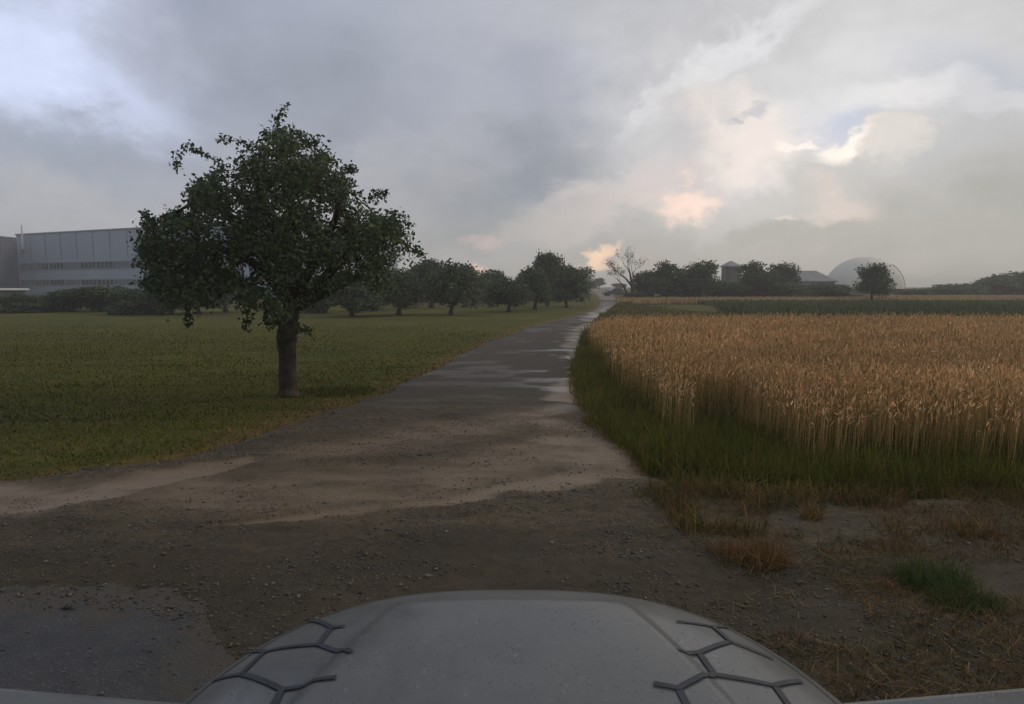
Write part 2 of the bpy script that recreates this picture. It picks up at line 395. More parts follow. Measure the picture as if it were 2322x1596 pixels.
# asphalt road in the near left corner
ax_ = np.linspace(0, 1, 160); ay_ = np.linspace(0.2, 1, 60)
AX = []; AY = []
for q in ax_:
    x = -15 + 14.5 * q ** 0.5
    top = 4.25 + 0.10 * math.sin(x * 1.3) + (float(fbm(x * 4.1, 1.0, 3, 3)) - .5) * 0.5 - 1.9 * float(sstep(-2.1, -0.6, x))
    AX.append([x] * 60); AY.append(list(0.2 + (top - 0.2) * np.linspace(0, 1, 60)))
AX = np.array(AX); AY = np.array(AY); A_dust = np.maximum(sstep(.80, .985, AY / AY[:, -1:]), sstep(-2.6, -1.3, AX + .35 * (fbm(AX * 2, AY * 2, 3, 14) - .5)) * sstep(2.6, 3.4, AY)) * (.5 + .7 * fbm(AX * 3, AY * 3, 3, 15)); AZ = np.full_like(AX, 0.034) - 0.010 * sstep(0.93, 1.0, np.linspace(0, 1, 60))[None, :]
m, t, b = material('asphalt')
pos = t.new('ShaderNodeNewGeometry').outputs['Position']
vor = t.new('ShaderNodeTexVoronoi'); t.put(vor.inputs['Vector'], pos); vor.inputs['Scale'].default_value = 75
nm = t.noise(pos, 6, 6, 0.6)
c = t.mix(t.ramp(nm, 0.3, 0.7), (0.022, 0.023, 0.026), (0.038, 0.038, 0.040))
c = t.mix(t.math('MULTIPLY', t.ramp(vor.outputs['Color'], 0.72, 0.9), 0.6), c, (0.085, 0.08, 0.075))
c = t.mix(t.ramp(t.noise(pos, 1.3, 5), .5, .7), c, (0.042, 0.037, 0.028))
c = t.mix(t.ramp(t.math('ADD', t.attr('dust'), t.math('MULTIPLY', t.math('SUBTRACT', t.noise(pos, 9, 6, .65), .5), 1.2)), .25, .75), c, t.mix(t.noise(pos, 22, 5, .7), (0.034, 0.027, 0.017), (0.060, 0.047, 0.030)))
t.put(b.inputs['Base Color'], c); b.inputs['Roughness'].default_value = 0.7
bn = t.new('ShaderNodeBump'); bn.inputs['Strength'].default_value = 0.8; bn.inputs['Distance'].default_value = 0.012
t.put(bn.inputs['Height'], t.math('ADD', vor.outputs['Distance'], t.noise(pos, 120, 3))); t.put(b.inputs['Normal'], bn.outputs[0])
tag(link('asphalt_road', np_mesh('asphalt_road', np.stack([AX, AY, AZ], -1).reshape(-1, 3), grid_faces(AX.shape)[:, ::-1], m, smooth=True, attrs={'dust': A_dust.ravel()})), kind='structure')

# ------------------------------------------------------------------ field soil sheets
WH = np.array([G(1520, 975)[:2], G(1600, 998)[:2], G(1750, 1030)[:2], G(2321, 1070)[:2], [30.0, 6.6]])   # near edge of the wheat
def wheat_front(X): return np.interp(X, WH[:, 0], WH[:, 1]) + (fbm(np.asarray(X) * 1.3, 0.5, 4, 8) - .5) * 1.1
def wheat_left(Y): return np.interp(Y, [8.9, 12, 24], [2.55, 2.50, 2.95]) + (fbm(np.asarray(Y) * 0.9, 2.5, 3, 4) - .5) * 0.4
soil = simple_mat('field_soil', (0.055, 0.040, 0.022), 0.95, 0.35, 2.0, spec=0.1)
straw_ground = simple_mat('stubble_ground', (0.22, 0.14, 0.060), 0.95, 0.25, 0.6, spec=0.1, dirt=(0.15, 0.11, 0.05))
def strip_sheet(name, f_l, f_r, y0, y1, mat, dz=0.05, nx=30, ny=40):
    Y = np.linspace(y0, y1, ny); U = np.linspace(0, 1, nx)
    X = np.array([f_l(y) * (1 - U) + f_r(y) * U for y in Y]); YY = np.repeat(Y[:, None], nx, 1)
    o = link(name, np_mesh(name, np.stack([X, YY, hgt(X, YY) + dz], -1).reshape(-1, 3), grid_faces(X.shape), mat, smooth=True)); return tag(o, kind='structure')
strip_sheet('field_ground', lambda y: float(wheat_left(y)) + .2, lambda y: 34.0, 9.2, 24.2, soil)
strip_sheet('far_field_ground', lambda y: 13 + (y - 76) * 0.16, lambda y: 190.0, 76, 104, straw_ground, 0.08)
strip_sheet('crop_ground', lambda y: 13 + (y - 30) * 0.2, lambda y: 150.0, 31, 75.5, simple_mat('crop_ground_soil', (0.045, 0.055, 0.03), 0.95, 0.3, 0.7, spec=0.1), 0.08)

# ------------------------------------------------------------------ plant matter
def leafmat(name, rough=0.6, trans=0.25, spec=0.3):
    m, t, b = material(name)
    col = t.attr('Col', 'Color'); t.put(b.inputs['Base Color'], col); b.inputs['Roughness'].default_value = rough
    b.inputs['Specular IOR Level'].default_value = spec
    tr = t.new('ShaderNodeBsdfTranslucent'); t.l.new(col, tr.inputs[0])
    mxs = t.new('ShaderNodeMixShader'); mxs.inputs[0].default_value = trans
    t.l.new(b.outputs[0], mxs.inputs[1]); t.l.new(tr.outputs[0], mxs.inputs[2])
    t.l.new(mxs.outputs[0], t.n['Material Output'].inputs[0]); return m
M_grass = leafmat('grass_blades', 0.7, 0.25, 0.2); M_wheat = leafmat('ripe_wheat', 0.75, 0.15, 0.15); M_leaf = leafmat('tree_leaves', 0.55, 0.33, 0.3)
def blades(x, y, z, h, w, col, lean=0.35, tipcol=None):
    """curved two-segment blades; every argument an array"""
    n = len(x); az = rng.uniform(0, 2 * np.pi, n); fa = rng.uniform(0, np.pi, n)
    ln = np.abs(rng.normal(0, lean, n)) + 0.05
    dx, dy = np.cos(az) * ln * h, np.sin(az) * ln * h; wx, wy = np.cos(fa) * w / 2, np.sin(fa) * w / 2
    V = np.zeros((n, 6, 3)); hz = h * np.clip(1 - 0.25 * ln, 0.3, 1)
    for k, (s, q, hh) in enumerate([(1, 0, 0), (.85, .35, .55), (.2, 1, 1)]):
        V[:, 2 * k, 0] = x + dx * q - wx * s; V[:, 2 * k, 1] = y + dy * q - wy * s; V[:, 2 * k, 2] = z + hz * hh
        V[:, 2 * k + 1, 0] = x + dx * q + wx * s; V[:, 2 * k + 1, 1] = y + dy * q + wy * s; V[:, 2 * k + 1, 2] = z + hz * hh
    i = np.arange(n)[:, None] * 6
    Q = np.concatenate([i + np.array([[0, 1, 3, 2]]), i + np.array([[2, 3, 5, 4]])])
    C = np.repeat(col[:, None, :], 6, 1)
    if tipcol is not None: C[:, 4:] = tipcol[:, None, :]
    return V.reshape(-1, 3), Q, C.reshape(-1, 3)
def join(parts):
    V = []; Q = []; C = []; b = 0
    for v, q, c in parts: V.append(v); Q.append(q + b); C.append(c); b += len(v)
    return np.concatenate(V), np.concatenate(Q), np.concatenate(C)
def pick(cols, n, var=0.2):
    c = np.array(cols)[rng.integers(0, len(cols), n)]; return np.clip(c * (1 + rng.normal(0, var, (n, 1))), 0.003, 1)
GREENS = [(0.066, 0.078, 0.004), (0.090, 0.092, 0.005), (0.045, 0.058, 0.006), (0.130, 0.110, 0.008)]
DKGR = [(0.062, 0.076, 0.013), (0.085, 0.090, 0.013), (0.110, 0.098, 0.014)]
DRY = [(0.165, 0.088, 0.030), (0.12, 0.070, 0.024), (0.20, 0.115, 0.040)]

# short lawn left of the path
n = 260000; x = rng.uniform(-32, 6, n); y = 6 + 34 * rng.uniform(0, 1, n) ** 1.7
ok = (x < xl(y) - 0.02) & (rng.uniform(0, 1, n) < 1 - sstep(14, 38, y)) & (x > -1.02 * y - 1); x, y = x[ok], y[ok]; n = len(x)
d = xl(y) - x; dyn = np.clip(1 - d / 0.9, 0, 1) * (0.3 + 0.7 * vnoise(x, y, 4))
front = np.clip(1 - (y - np.interp(x, Lw[:, 0], Lw[:, 1])) / 0.8, 0, 1) * vnoise(x * 2, y, 6)
isdry = rng.uniform(0, 1, n) < np.maximum(dyn, front) * 0.85 + 0.04
col = np.where(isdry[:, None], pick(DRY, n), pick(GREENS, n)) * (0.35 + 1.3 * fbm(x * .35, y * 1.5, 4, 12))[:, None]
tall = np.where(rng.uniform(0, 1, n) < 0.03, 2.0, 1.0)
V, Q, C = blades(x, y, np.full(n, 0.0), rng.uniform(0.02, 0.045, n) * tall * (1 + y / 60), rng.uniform(0.008, 0.014, n) * (1 + y / 18), col, 0.9)
o = link('lawn_grass', np_mesh('lawn_grass', V, Q, M_grass, C)); tag(o, 'short mown olive green grass left of the gravel path', 'grass', kind='stuff')

# verge between path and wheat, and in front of the wheat
def verge(n, x0, x1, y0, y1, cond, h0, h1, cols, w=0.008, lean=0.35, dryf=0.1):
    x = rng.uniform(x0, x1, n); y = rng.uniform(y0, y1, n); ok = cond(x, y); x, y = x[ok], y[ok]; k = len(x)
    dr_ = rng.uniform(0, 1, k) < dryf; c = np.where(dr_[:, None], pick(DRY, k), pick(cols, k)) * (0.6 + 0.8 * fbm(x * 1.5, y * 1.5, 3, 17))[:, None]
    h = rng.uniform(h0, h1, k) * (0.45 + 0.9 * fbm(x * 1.4, y * 1.4, 3, 23)); return blades(x, y, np.where(y < 7, np.maximum(path_fields(x, y)[3] - .005, 0), 0.0), h, rng.uniform(.6, 1.3, k) * w, c, lean, c * 1.25)
P_ = []
P_.append(verge(34000, 1.0, 4.0, 6.2, 26, lambda x, y: (x > xr(y) - 0.04) & (x < wheat_left(y) + 0.4), 0.10, 0.42, DKGR, 0.012, 0.5, 0.06))
P_.append(verge(26000, 1.0, 3.4, 6.8, 16, lambda x, y: (x > xr(y) - 0.12) & (x < xr(y) + 0.2 + .6 * fbm(x * 1.2, y * 1.6, 3, 63)), 0.04, 0.16, [(0.16, 0.12, 0.03), (0.10, 0.10, 0.02), (0.22, 0.13, 0.05)], 0.010, 0.9, 0.35))
P_.append(verge(76000, 1.3, 13, 5.8, 9.4, lambda x, y: (x > xr(y)) & (y > 5.75 + 0.5 * sstep(3, 1.4, x) + .9 * fbm(x * 1.6, y * 2, 3, 3)) & (y < wheat_front(x) + 0.5), 0.12, 0.40, DKGR + GREENS[:2], 0.010, 0.4, 0.04))
P_.append(verge(14000, 1.3, 13, 5.6, 6.9, lambda x, y: (y > 5.75 + 0.4 * vnoise(x * 1.3, 2, 3) + .5 * sstep(3, 1.4, x)) & (y < 6.7) & (x > 1.55), 0.05, 0.20, [(0.11, 0.10, 0.02), (0.07, 0.075, 0.015), (0.15, 0.10, 0.03)], 0.010, 0.9, 0.25))
P_.append(verge(26000, 2.5, 16, 24, 46, lambda x, y: (x > xr(y)) & (x < xr(y) + 1.5 + (y - 24) * 0.35), 0.10, 0.5, [(0.09, 0.10, 0.03), (0.14, 0.12, 0.04), (0.06, 0.075, 0.025)], 0.04, 0.5, 0.15))
P_.append(verge(90000, 0.9, 9, 1.6, 6.4, lambda x, y: (fbm(x * 0.8, y * 1.3, 4, 83) > .56 - .07 * sstep(1, 5, x) - .06 * sstep(4.8, 6.2, y)) & (x > 1.0 + .5 * vnoise(y * 2, 1, 7)), 0.02, 0.10, [(0.070, 0.056, 0.016), (0.05, 0.052, 0.012), (0.095, 0.062, 0.022)], 0.005, 1.3, 0.45))
P_.append(verge(22000, 1.3, 12, 4.9, 6.3, lambda x, y: fbm(x * 1.7, y * 2.6, 3, 85) > .40 + .22 * sstep(6.1, 5.0, y), 0.05, 0.26, [(0.075, 0.070, 0.012), (0.060, 0.064, 0.011), (0.11, 0.075, 0.022)], 0.008, 0.7, 0.3))
V, Q, C = join(P_); o = link('verge_grass', np_mesh('verge_grass', V, Q, M_grass, C)); tag(o, 'dark green uncut grass between the gravel path and the wheat', 'grass', kind='stuff')

# wheat: stem, two leaves, nodding ear
def wheat(x, y, z0, h, ear, wid, stemcol, earcol):
    n = len(x); az = rng.normal(0.6, 0.9, n); ln = np.abs(rng.normal(0.10, 0.07, n)); fa = rng.uniform(0, np.pi, n)
    dx, dy = np.cos(az), np.sin(az); wx, wy = np.cos(fa), np.sin(fa)
    V = np.zeros((n, 4, 3)); sw = wid * 0.22
    tx, ty = x + dx * ln * h, y + dy * ln * h
    for k, (s, X, Y_, Z) in enumerate([(-1, x, y, z0), (1, x, y, z0), (1, tx, ty, z0 + h), (-1, tx, ty, z0 + h)]):
        V[:, k, 0] = X + s * wx * sw; V[:, k, 1] = Y_ + s * wy * sw; V[:, k, 2] = Z
    i4 = np.arange(n)[:, None] * 4
    A = (V.reshape(-1, 3), i4 + np.array([[0, 1, 2, 3]]), np.repeat(stemcol[:, None, :], 4, 1).reshape(-1, 3))
    droop = rng.uniform(-0.3, 1.0, n)          # ear direction: up to hanging
    ex, ez = np.sin(droop * 1.7) * ear, np.cos(droop * 1.7) * ear; parts = [A]
    for ph in (0, np.pi / 2):
        V = np.zeros((n, 6, 3)); px_, py2 = np.cos(fa + ph), np.sin(fa + ph)
        for k, (q, s) in enumerate([(0, .35), (.4, 1.0), (1, .3)]):
            bx, by, bz = tx + dx * ex * q, ty + dy * ex * q, z0 + h + ez * q
            for j, sg in enumerate((-1, 1)):
                V[:, 2 * k + j, 0] = bx + sg * px_ * wid * s; V[:, 2 * k + j, 1] = by + sg * py2 * wid * s; V[:, 2 * k + j, 2] = bz
        i6 = np.arange(n)[:, None] * 6
        parts.append((V.reshape(-1, 3), np.concatenate([i6 + np.array([[0, 1, 3, 2]]), i6 + np.array([[2, 3, 5, 4]])]), np.repeat(earcol[:, None, :], 6, 1).reshape(-1, 3)))
    return join(parts)
EAR = [(0.62, 0.39, 0.19), (0.55, 0.345, 0.165), (0.70, 0.46, 0.24), (0.50, 0.30, 0.14)]
STEM = [(0.46, 0.28, 0.11), (0.38, 0.25, 0.09), (0.30, 0.22, 0.08)]
P_ = []
def wheat_patch(n, y0, y1, hscale, esc, deep):
    x = rng.uniform(2.0, 27, n); y = rng.uniform(y0, y1, n)
    f = wheat_front(x); notch = (x > 2.35) & (x < 3.0) & (y < f + 0.9)
    edg = np.minimum(x - wheat_left(y), y - f)                  # metres inside the field
    ok = (rng.uniform(0, 1, n) < sstep(-0.75, 0.35, edg + 0.5 * (fbm(x * 1.5, y * 1.5, 3, 44) - .5))) & (x > xr(y) + .3) & (x < 0.82 * y + 1.6) & ~notch
    if deep: ok &= y < f + 4.0
    else: ok &= y > f + 4.0
    x, y, edg = x[ok], y[ok], edg[ok]; k = len(x); tone = (0.65 + 0.7 * fbm(x * 0.35, y * 0.6, 4, 41))[:, None]
    h = rng.normal(0.80, 0.085, k) * (0.72 + 0.28 * sstep(-0.6, 0.8, edg)) * (0.93 + 0.14 * fbm(x * 0.5, y * 0.5, 3, 43))
    gr = (rng.uniform(0, 1, k) < 0.10)[:, None]; ec = np.where(gr, pick([(0.20, 0.20, 0.07)], k), pick(EAR, k, 0.16)) * tone
    return wheat(x, y, np.full(k, 0.02), h, rng.uniform(0.07, 0.10, k) * esc, rng.uniform(.006, .009, k) * esc, pick(STEM, k) * tone, ec)
P_.append(wheat_patch(150000, 5.9, 13.5, 1, 0.86, True)); P_.append(wheat_patch(105000, 10, 24.3, 1, 1.2, False))
# dry leaves in the wheat
n = 26000; x = rng.uniform(2, 22, n); y = rng.uniform(6.5, 16, n); ok = (x > wheat_left(y)) & (y > wheat_front(x) + .05) & (x < .82 * y + 1.6) & ~((x > 2.35) & (x < 3.0) & (y < wheat_front(x) + .9)); x, y = x[ok], y[ok]; k = len(x)
P_.append(blades(x, y, rng.uniform(0.15, 0.5, k), rng.uniform(0.15, 0.35, k), np.full(k, 0.009), pick([(0.26, 0.16, 0.06), (0.16, 0.12, 0.04), (0.10, 0.10, 0.03)], k), 0.6))
n = 30000; x = rng.uniform(2, 20, n); y = rng.uniform(6.2, 13, n); e_ = np.minimum(x - wheat_left(y), y - wheat_front(x)); ok = (e_ > -.3) & (e_ < .9) & (fbm(x * 1.4, y * 1.4, 3, 48) > .47) & (x > xr(y) + .4); x, y = x[ok], y[ok]; k = len(x)
P_.append(blades(x, y, np.zeros(k), rng.uniform(0.25, 0.72, k), np.full(k, 0.011), pick([(0.07, 0.08, 0.015), (0.10, 0.10, 0.02), (0.16, 0.13, 0.04)], k), 0.35))
V, Q, C = join(P_); o = link('wheat_field', np_mesh('wheat_field', V, Q, M_wheat, C)); tag(o, 'ripe golden brown wheat filling the field right of the path', 'wheat', kind='stuff')

# far wheat strip
n = 60000; x = rng.uniform(10, 100, n); y = rng.uniform(76, 103, n); ok = (x > 13 + (y - 76) * 0.16 - 1) & (x < 0.8 * y + 4); x, y = x[ok], y[ok]; k = len(x)
tone = (0.7 + 0.6 * fbm(x * .08, y * .3, 3, 51))[:, None]
V, Q, C = blades(x, y, hgt(x, y) + 0.05, rng.uniform(.5, .8, k), rng.uniform(.10, .2, k), pick([(0.42, 0.30, 0.15), (0.36, 0.25, 0.12)], k) * tone, 0.3)
tag(link('far_wheat', np_mesh('far_wheat', V, Q, M_wheat, C)), 'thin strip of pale wheat in front of the farm trees', 'wheat', kind='stuff')
# low green crop between the two wheat fields
n = 60000; x = rng.uniform(8, 75, n); y = rng.uniform(34, 76, n); ok = (x > 13 + (y - 34) * 0.2 + 2 * (vnoise(y * .2, 1, 2) - .5)) & (x < 0.8 * y + 5); x, y = x[ok], y[ok]; k = len(x)
tone = (0.6 + 0.8 * fbm(x * .12, y * .35, 4, 61))[:, None]
V, Q, C = blades(x, y, hgt(x, y) + 0.05, rng.uniform(.3, .65, k), rng.uniform(.08, .16, k), pick([(0.075, 0.095, 0.040), (0.090, 0.105, 0.040), (0.065, 0.080, 0.038)], k) * tone, 0.5)
tag(link('green_crop', np_mesh('green_crop', V, Q, M_grass, C)), 'band of low green crop behind the ripe wheat', 'crop', kind='stuff')
# rough yellowish meadow beside the far path
n = 40000; x = rng.uniform(3, 30, n); y = rng.uniform(26, 76, n); ok = (x > xr(y) + .2) & (x < 14.5 + (y - 34) * 0.2) & (y > 24.5 + (x > 13) * 60); x, y = x[ok], y[ok]; k = len(x)
tone = (0.6 + 0.8 * fbm(x * .25, y * .25, 4, 71))[:, None]
V, Q, C = blades(x, y, hgt(x, y), rng.uniform(.15, .45, k), rng.uniform(.05, .12, k), pick([(0.10, 0.11, 0.035), (0.15, 0.13, 0.045), (0.19, 0.13, 0.05), (0.07, 0.08, 0.03)], k) * tone, 0.5)
tag(link('meadow_grass', np_mesh('meadow_grass', V, Q, M_grass, C)), 'yellow green rough grass in the corner behind the wheat beside the path', 'grass', kind='stuff')

# straw litter on the soil at the right
n = 22000; x = rng.uniform(0.2, 8, n); y = rng.uniform(1.8, 6.3, n); k = len(x)
dens = fbm(x * 0.9, y * 1.6, 3, 81); ok = (rng.uniform(0, 1, k) < sstep(.42, .65, dens) * np.clip((x - 0.3) / 1.4, 0, 1)); x, y = x[ok], y[ok]; k = len(x)
zz = path_fields(x, y)[3] - .012; L = rng.uniform(0.04, 0.13, k); az = rng.uniform(0, 2 * np.pi, k); w = 0.0022
V = np.zeros((k, 4, 3)); cx_, sx_ = np.cos(az), np.sin(az); tilt = rng.uniform(0, 0.04, k)
for j, (s, q, hz) in enumerate([(-1, 0, 0), (1, 0, 0), (1, 1, 1), (-1, 1, 1)]):
    V[:, j, 0] = x + cx_ * L * q - sx_ * w * s; V[:, j, 1] = y + sx_ * L * q + cx_ * w * s; V[:, j, 2] = zz + 0.02 + tilt * hz
Cst = np.repeat(pick([(0.10, 0.072, 0.035), (0.07, 0.052, 0.026), (0.15, 0.11, 0.055), (0.06, 0.052, 0.02)], k)[:, None, :], 4, 1).reshape(-1, 3)
tag(link('straw_litter', np_mesh('straw_litter', V.reshape(-1, 3), np.arange(k * 4).reshape(-1, 4), M_wheat, Cst)), 'loose dry straw scattered over the dark soil at the right', 'straw', kind='stuff')

# loose gravel
base = np.array([(1, 0, 0), (-1, 0, 0), (0, 1, 0), (0, -1, 0), (0, 0, 1), (0, 0, -1)], float)
tri = np.array([(0, 2, 4), (2, 1, 4), (1, 3, 4), (3, 0, 4), (2, 0, 5), (1, 2, 5), (3, 1, 5), (0, 3, 5)])
def stones(x, y, z, r):
    n = len(x); V = base[None] * (1 + rng.uniform(-.35, .35, (n, 6, 1))) + rng.uniform(-.25, .25, (n, 6, 3)); V = V * r[:, None, None]; V[:, :, 2] *= 0.6
    az = rng.uniform(0, 6.28, n); c_, s_ = np.cos(az)[:, None], np.sin(az)[:, None]
    X = V[:, :, 0] * c_ - V[:, :, 1] * s_ + x[:, None]; Y = V[:, :, 0] * s_ + V[:, :, 1] * c_ + y[:, None]; Z = V[:, :, 2] + z[:, None]
    return np.stack([X, Y, Z], -1).reshape(-1, 3), (np.arange(n)[:, None, None] * 6 + tri[None]).reshape(-1, 3)
n = 130000; x = rng.uniform(-9, 7, n); y = 1.6 + 8.5 * rng.uniform(0, 1, n) ** 1.3
ok = (x > xl(y) + .05) & (x < xr(y) - .05)
pv, _, av, zz, _ = path_fields(x, y); den = fbm(x * 1.2, y * 1.6, 4, 91)
keep = rng.uniform(0, 1, n) < (sstep(.38, .62, den) * (1 - .93 * pv) + 0.05) * (1 - .93 * av)
pile = (((x < -2.9) & (y > 4.25) & (y < 5.2)) | ((y < 4.5) & (y > 3.5 - 1.2 * sstep(-2.4, -.9, x) + .9 * den) & (av > .01))) & (rng.uniform(0, 1, n) < .75)
ok &= (keep | pile); x, y, zz, av = x[ok], y[ok], zz[ok], av[ok]
r = rng.gamma(2.0, 0.0022, len(x)) + 0.0032; big = rng.uniform(0, 1, len(x)) < .006; r[big] *= 1.9
V, Q = stones(x, y, np.maximum(zz, (av > .02) * .036) + r * .15, r)
C = np.repeat(pick([(0.055, 0.046, 0.032), (0.04, 0.034, 0.026), (0.075, 0.060, 0.042), (0.030, 0.027, 0.022), (0.048, 0.04, 0.03), (0.11, 0.095, 0.07)], len(x), .3), 6, 0)
m, t, b = material('gravel_stones'); t.put(b.inputs['Base Color'], t.attr('Col', 'Color')); b.inputs['Roughness'].default_value = 0.6
tag(link('loose_gravel', np_mesh('loose_gravel', V, Q, m, C)), 'loose dark stones and grit lying on the wet path', 'gravel', kind='stuff')

# ------------------------------------------------------------------ grass clumps on the soil
def clump(name, px, py, rad, h, n, cols, label, cat='grass clump', lean=0.9, w=0.006):
    g = G(px, py); g[2] = float(path_fields(np.array([g[0]]), np.array([g[1]]))[3][0]) - .03 if g[1] < 6.5 else 0.0; a_ = rng.uniform(0, 6.28, n); rr = rad * np.sqrt(rng.uniform(0, 1, n)); x = np.cos(a_) * rr; y = np.sin(a_) * rr * 0.8
    V, Q, C = blades(x, y, np.full(n, 0.02), rng.uniform(.4, 1.2, n) * h, rng.uniform(.6, 1.3, n) * w, pick(cols, n, .25), lean)
    o = link(name, np_mesh(name, V, Q, M_grass, C)); o.location = tuple(g); return tag(o, label, cat, 'grass clumps growing on the soil beside the car')
clump('dry_grass_clump', 1715, 1300, 0.22, 0.20, 420, DRY, 'large rusty brown dry grass clump on the soil right of the hood')
clump('dry_grass_clump', 1640, 1285, 0.12, 0.12, 110, DRY, 'small brown dry clump just left of the large rusty one')
clump('dry_grass_clump', 1838, 1195, 0.10, 0.16, 130, [(0.15, 0.11, 0.03), (0.18, 0.11, 0.04)], 'yellowish dry tuft standing alone just in front of the verge', w=.007)
clump('dry_grass_clump', 2030, 1270, 0.22, 0.12, 200, DRY + [(0.1, 0.08, 0.03)], 'brown straggly clump behind the green grass clump')
clump('grass_clump', 2110, 1345, 0.25, 0.17, 800, [(0.048, 0.072, 0.016), (0.060, 0.082, 0.018)], 'bushy dark green grass clump on the right soil')
clump('grass_clump', 2190, 1405, 0.20, 0.13, 500, [(0.048, 0.070, 0.016), (0.058, 0.075, 0.018)], 'lower green grass clump nearest the right edge of the photo')
clump('dry_grass_clump', 2005, 1352, 0.09, 0.07, 90, [(0.26, 0.13, 0.06), (0.2, 0.11, 0.05)], 'small orange brown dry tuft left of the green clump')
clump('dry_grass_clump', 2200, 1225, 0.25, 0.10, 220, DRY, 'low reddish dry clump near the verge at far right')
clump('grass_clump', 765, 890, 0.75, 0.07, 1100, [(0.045, 0.055, 0.008), (0.055, 0.065, 0.009)], 'low grass coloured dark as the tree shadow right of the big trunk', w=.012)['group'] = 'grass coloured as shade by the tree'  # tree's shadow on the lawn, put into the dark colour of these blades

g = G(1765, 1468); g[2] = float(path_fields(np.array([g[0]]), np.array([g[1]]))[3][0]) + .004
V = []; Fq = []
for j in range(5):
    for i in range(7): V.append((i * .006 + rng.normal(0, .0015), j * .005 + rng.normal(0, .0015), .006 + .007 * math.sin(i * 1.7 + j) * math.cos(j * 1.3)))
for j in range(4):
    for i in range(6): Fq.append((j * 7 + i, j * 7 + i + 1, j * 7 + i + 8, j * 7 + i + 7))
o = link('litter_scrap', np_mesh('litter_scrap', V, Fq, simple_mat('red_wrapper', (0.20, 0.035, 0.035), .7, .2, 30))); o.location = tuple(g)
md = o.modifiers.new('thick', 'SOLIDIFY'); md.thickness = .001
tag(o, 'tiny crumpled red scrap lying on the soil right of the bonnet', 'litter')

# ------------------------------------------------------------------ trees
bark = simple_mat('bark', (0.045, 0.038, 0.028), 0.95, 0.45, 6.0, bump=0.9, bscale=26, spec=0.15, dirt=(0.06, 0.062, 0.035))
def leaves(P, size, cols, per=7, spread=0.1, flat=0.6, tone=None):
    """leaf quads (folded in the middle) scattered round each point"""
    n = len(P) * per; base_ = np.repeat(P, per, 0) + rng.normal(0, spread, (n, 3))
    a_ = rng.normal(0, 1, (n, 3)); a_[:, 2] -= 0.35; a_ /= np.linalg.norm(a_, axis=1)[:, None]
    b_ = rng.normal(0, 1, (n, 3)); b_ -= (b_ * a_).sum(1)[:, None] * a_; b_ /= np.linalg.norm(b_, axis=1)[:, None]
    nn = np.cross(a_, b_); L = rng.uniform(.7, 1.3, n)[:, None] * size
    V = np.stack([base_, base_ + a_ * L * .45 + b_ * L * flat * .5 + nn * L * .10, base_ + a_ * L, base_ + a_ * L * .45 - b_ * L * flat * .5 + nn * L * .10], 1)
    c = pick(cols, n, .25)
    if tone is not None: c = c * np.repeat(tone, per)[:, None]
    return V.reshape(-1, 3), np.arange(n * 4).reshape(-1, 4), np.repeat(c, 4, 0)

# the big apple tree
TB = G(655, 898); S = math.hypot(TB[1], EYE) / F * 1.0
TD = TB[1]
def T(px, py, dy=0.0):
    p = Py(px, py, TD + dy); return np.array([p[0] - TB[0], dy, p[2] - TB[2]])
OUT = [(322, 500), (345, 512), (372, 492), (392, 470), (418, 452), (432, 418), (470, 392), (500, 372), (520, 345), (556, 332), (590, 318), (606, 296), (622, 290), (640, 300), (672, 298), (690, 322), (728, 332), (752, 352), (778, 372), (790, 398), (812, 428), (830, 446), (856, 452), (866, 476), (905, 494), (922, 520), (932, 560), (940, 590), (922, 612), (900, 640), (868, 662), (815, 650), (800, 628), (770, 655), (730, 668), (700, 690), (672, 700), (640, 720), (610, 700), (576, 690), (545, 700), (532, 650), (500, 670), (470, 690), (430, 700), (380, 690), (338, 680), (305, 640), (285, 590), (300, 545)]
OUT = [(612 + (a_ - 612) * (.955 if a_ < 612 else .975), 520 + (b_ - 520) * (.965 if b_ < 520 else 1.0)) for a_, b_ in OUT]
def inside(px, py, poly):
    r = np.zeros(len(px), bool); j = len(poly) - 1
    for i in range(len(poly)):
        xi, yi = poly[i]; xj, yj = poly[j]
        r ^= ((yi > py) != (yj > py)) & (px < (xj - xi) * (py - yi) / (yj - yi + 1e-9) + xi); j = i
    return r
n = 60000; qx = rng.uniform(275, 950, n); qy = rng.uniform(280, 730, n)
ok = inside(qx + rng.normal(0, 3, n), qy + rng.normal(0, 3, n), OUT)
for hx, hy, ax2, ay2 in [(566, 596, 34, 24), (548, 630, 14, 24), (600, 640, 16, 12), (505, 588, 9, 12), (800, 640, 14, 12), (868, 625, 12, 10), (560, 540, 8, 8), (870, 575, 10, 16), (780, 590, 8, 14), (415, 560, 6, 6), (620, 470, 7, 9), (700, 560, 5, 9), (640, 520, 6, 7)]:
    ok &= ((qx - hx) / ax2) ** 2 + ((qy - hy) / ay2) ** 2 > 1
dep = rng.uniform(-1, 1, n) * 2.3 * np.sqrt(np.clip(1 - ((qx - 620) / 350) ** 2, .05, 1)); gap = fbm(qx / 24.0 + dep * .25, qy / 24.0, 3, 5) * .6 + .4 * fbm(qx / 9.0, qy / 9.0 + dep * .4, 2, 6); edge = ~(inside(qx + 40, qy, OUT) & inside(qx - 40, qy, OUT) & inside(qx, qy - 35, OUT) & inside(qx, qy + 35, OUT))
ok &= (gap > np.where(edge, 0.515, 0.462)) | (rng.uniform(0, 1, n) < 0.02)
qx, qy, dep = qx[ok], qy[ok], dep[ok]
sel = rng.permutation(len(qx))[:5600]; qx, qy, dep = qx[sel], qy[sel], dep[sel]
P = np.array([T(a_, b_, c_) for a_, b_, c_ in zip(qx, qy, dep)])
tone = 0.55 + 0.9 * fbm(P[:, 0] * 1.6, P[:, 2] * 1.6 + P[:, 1], 3, 9)
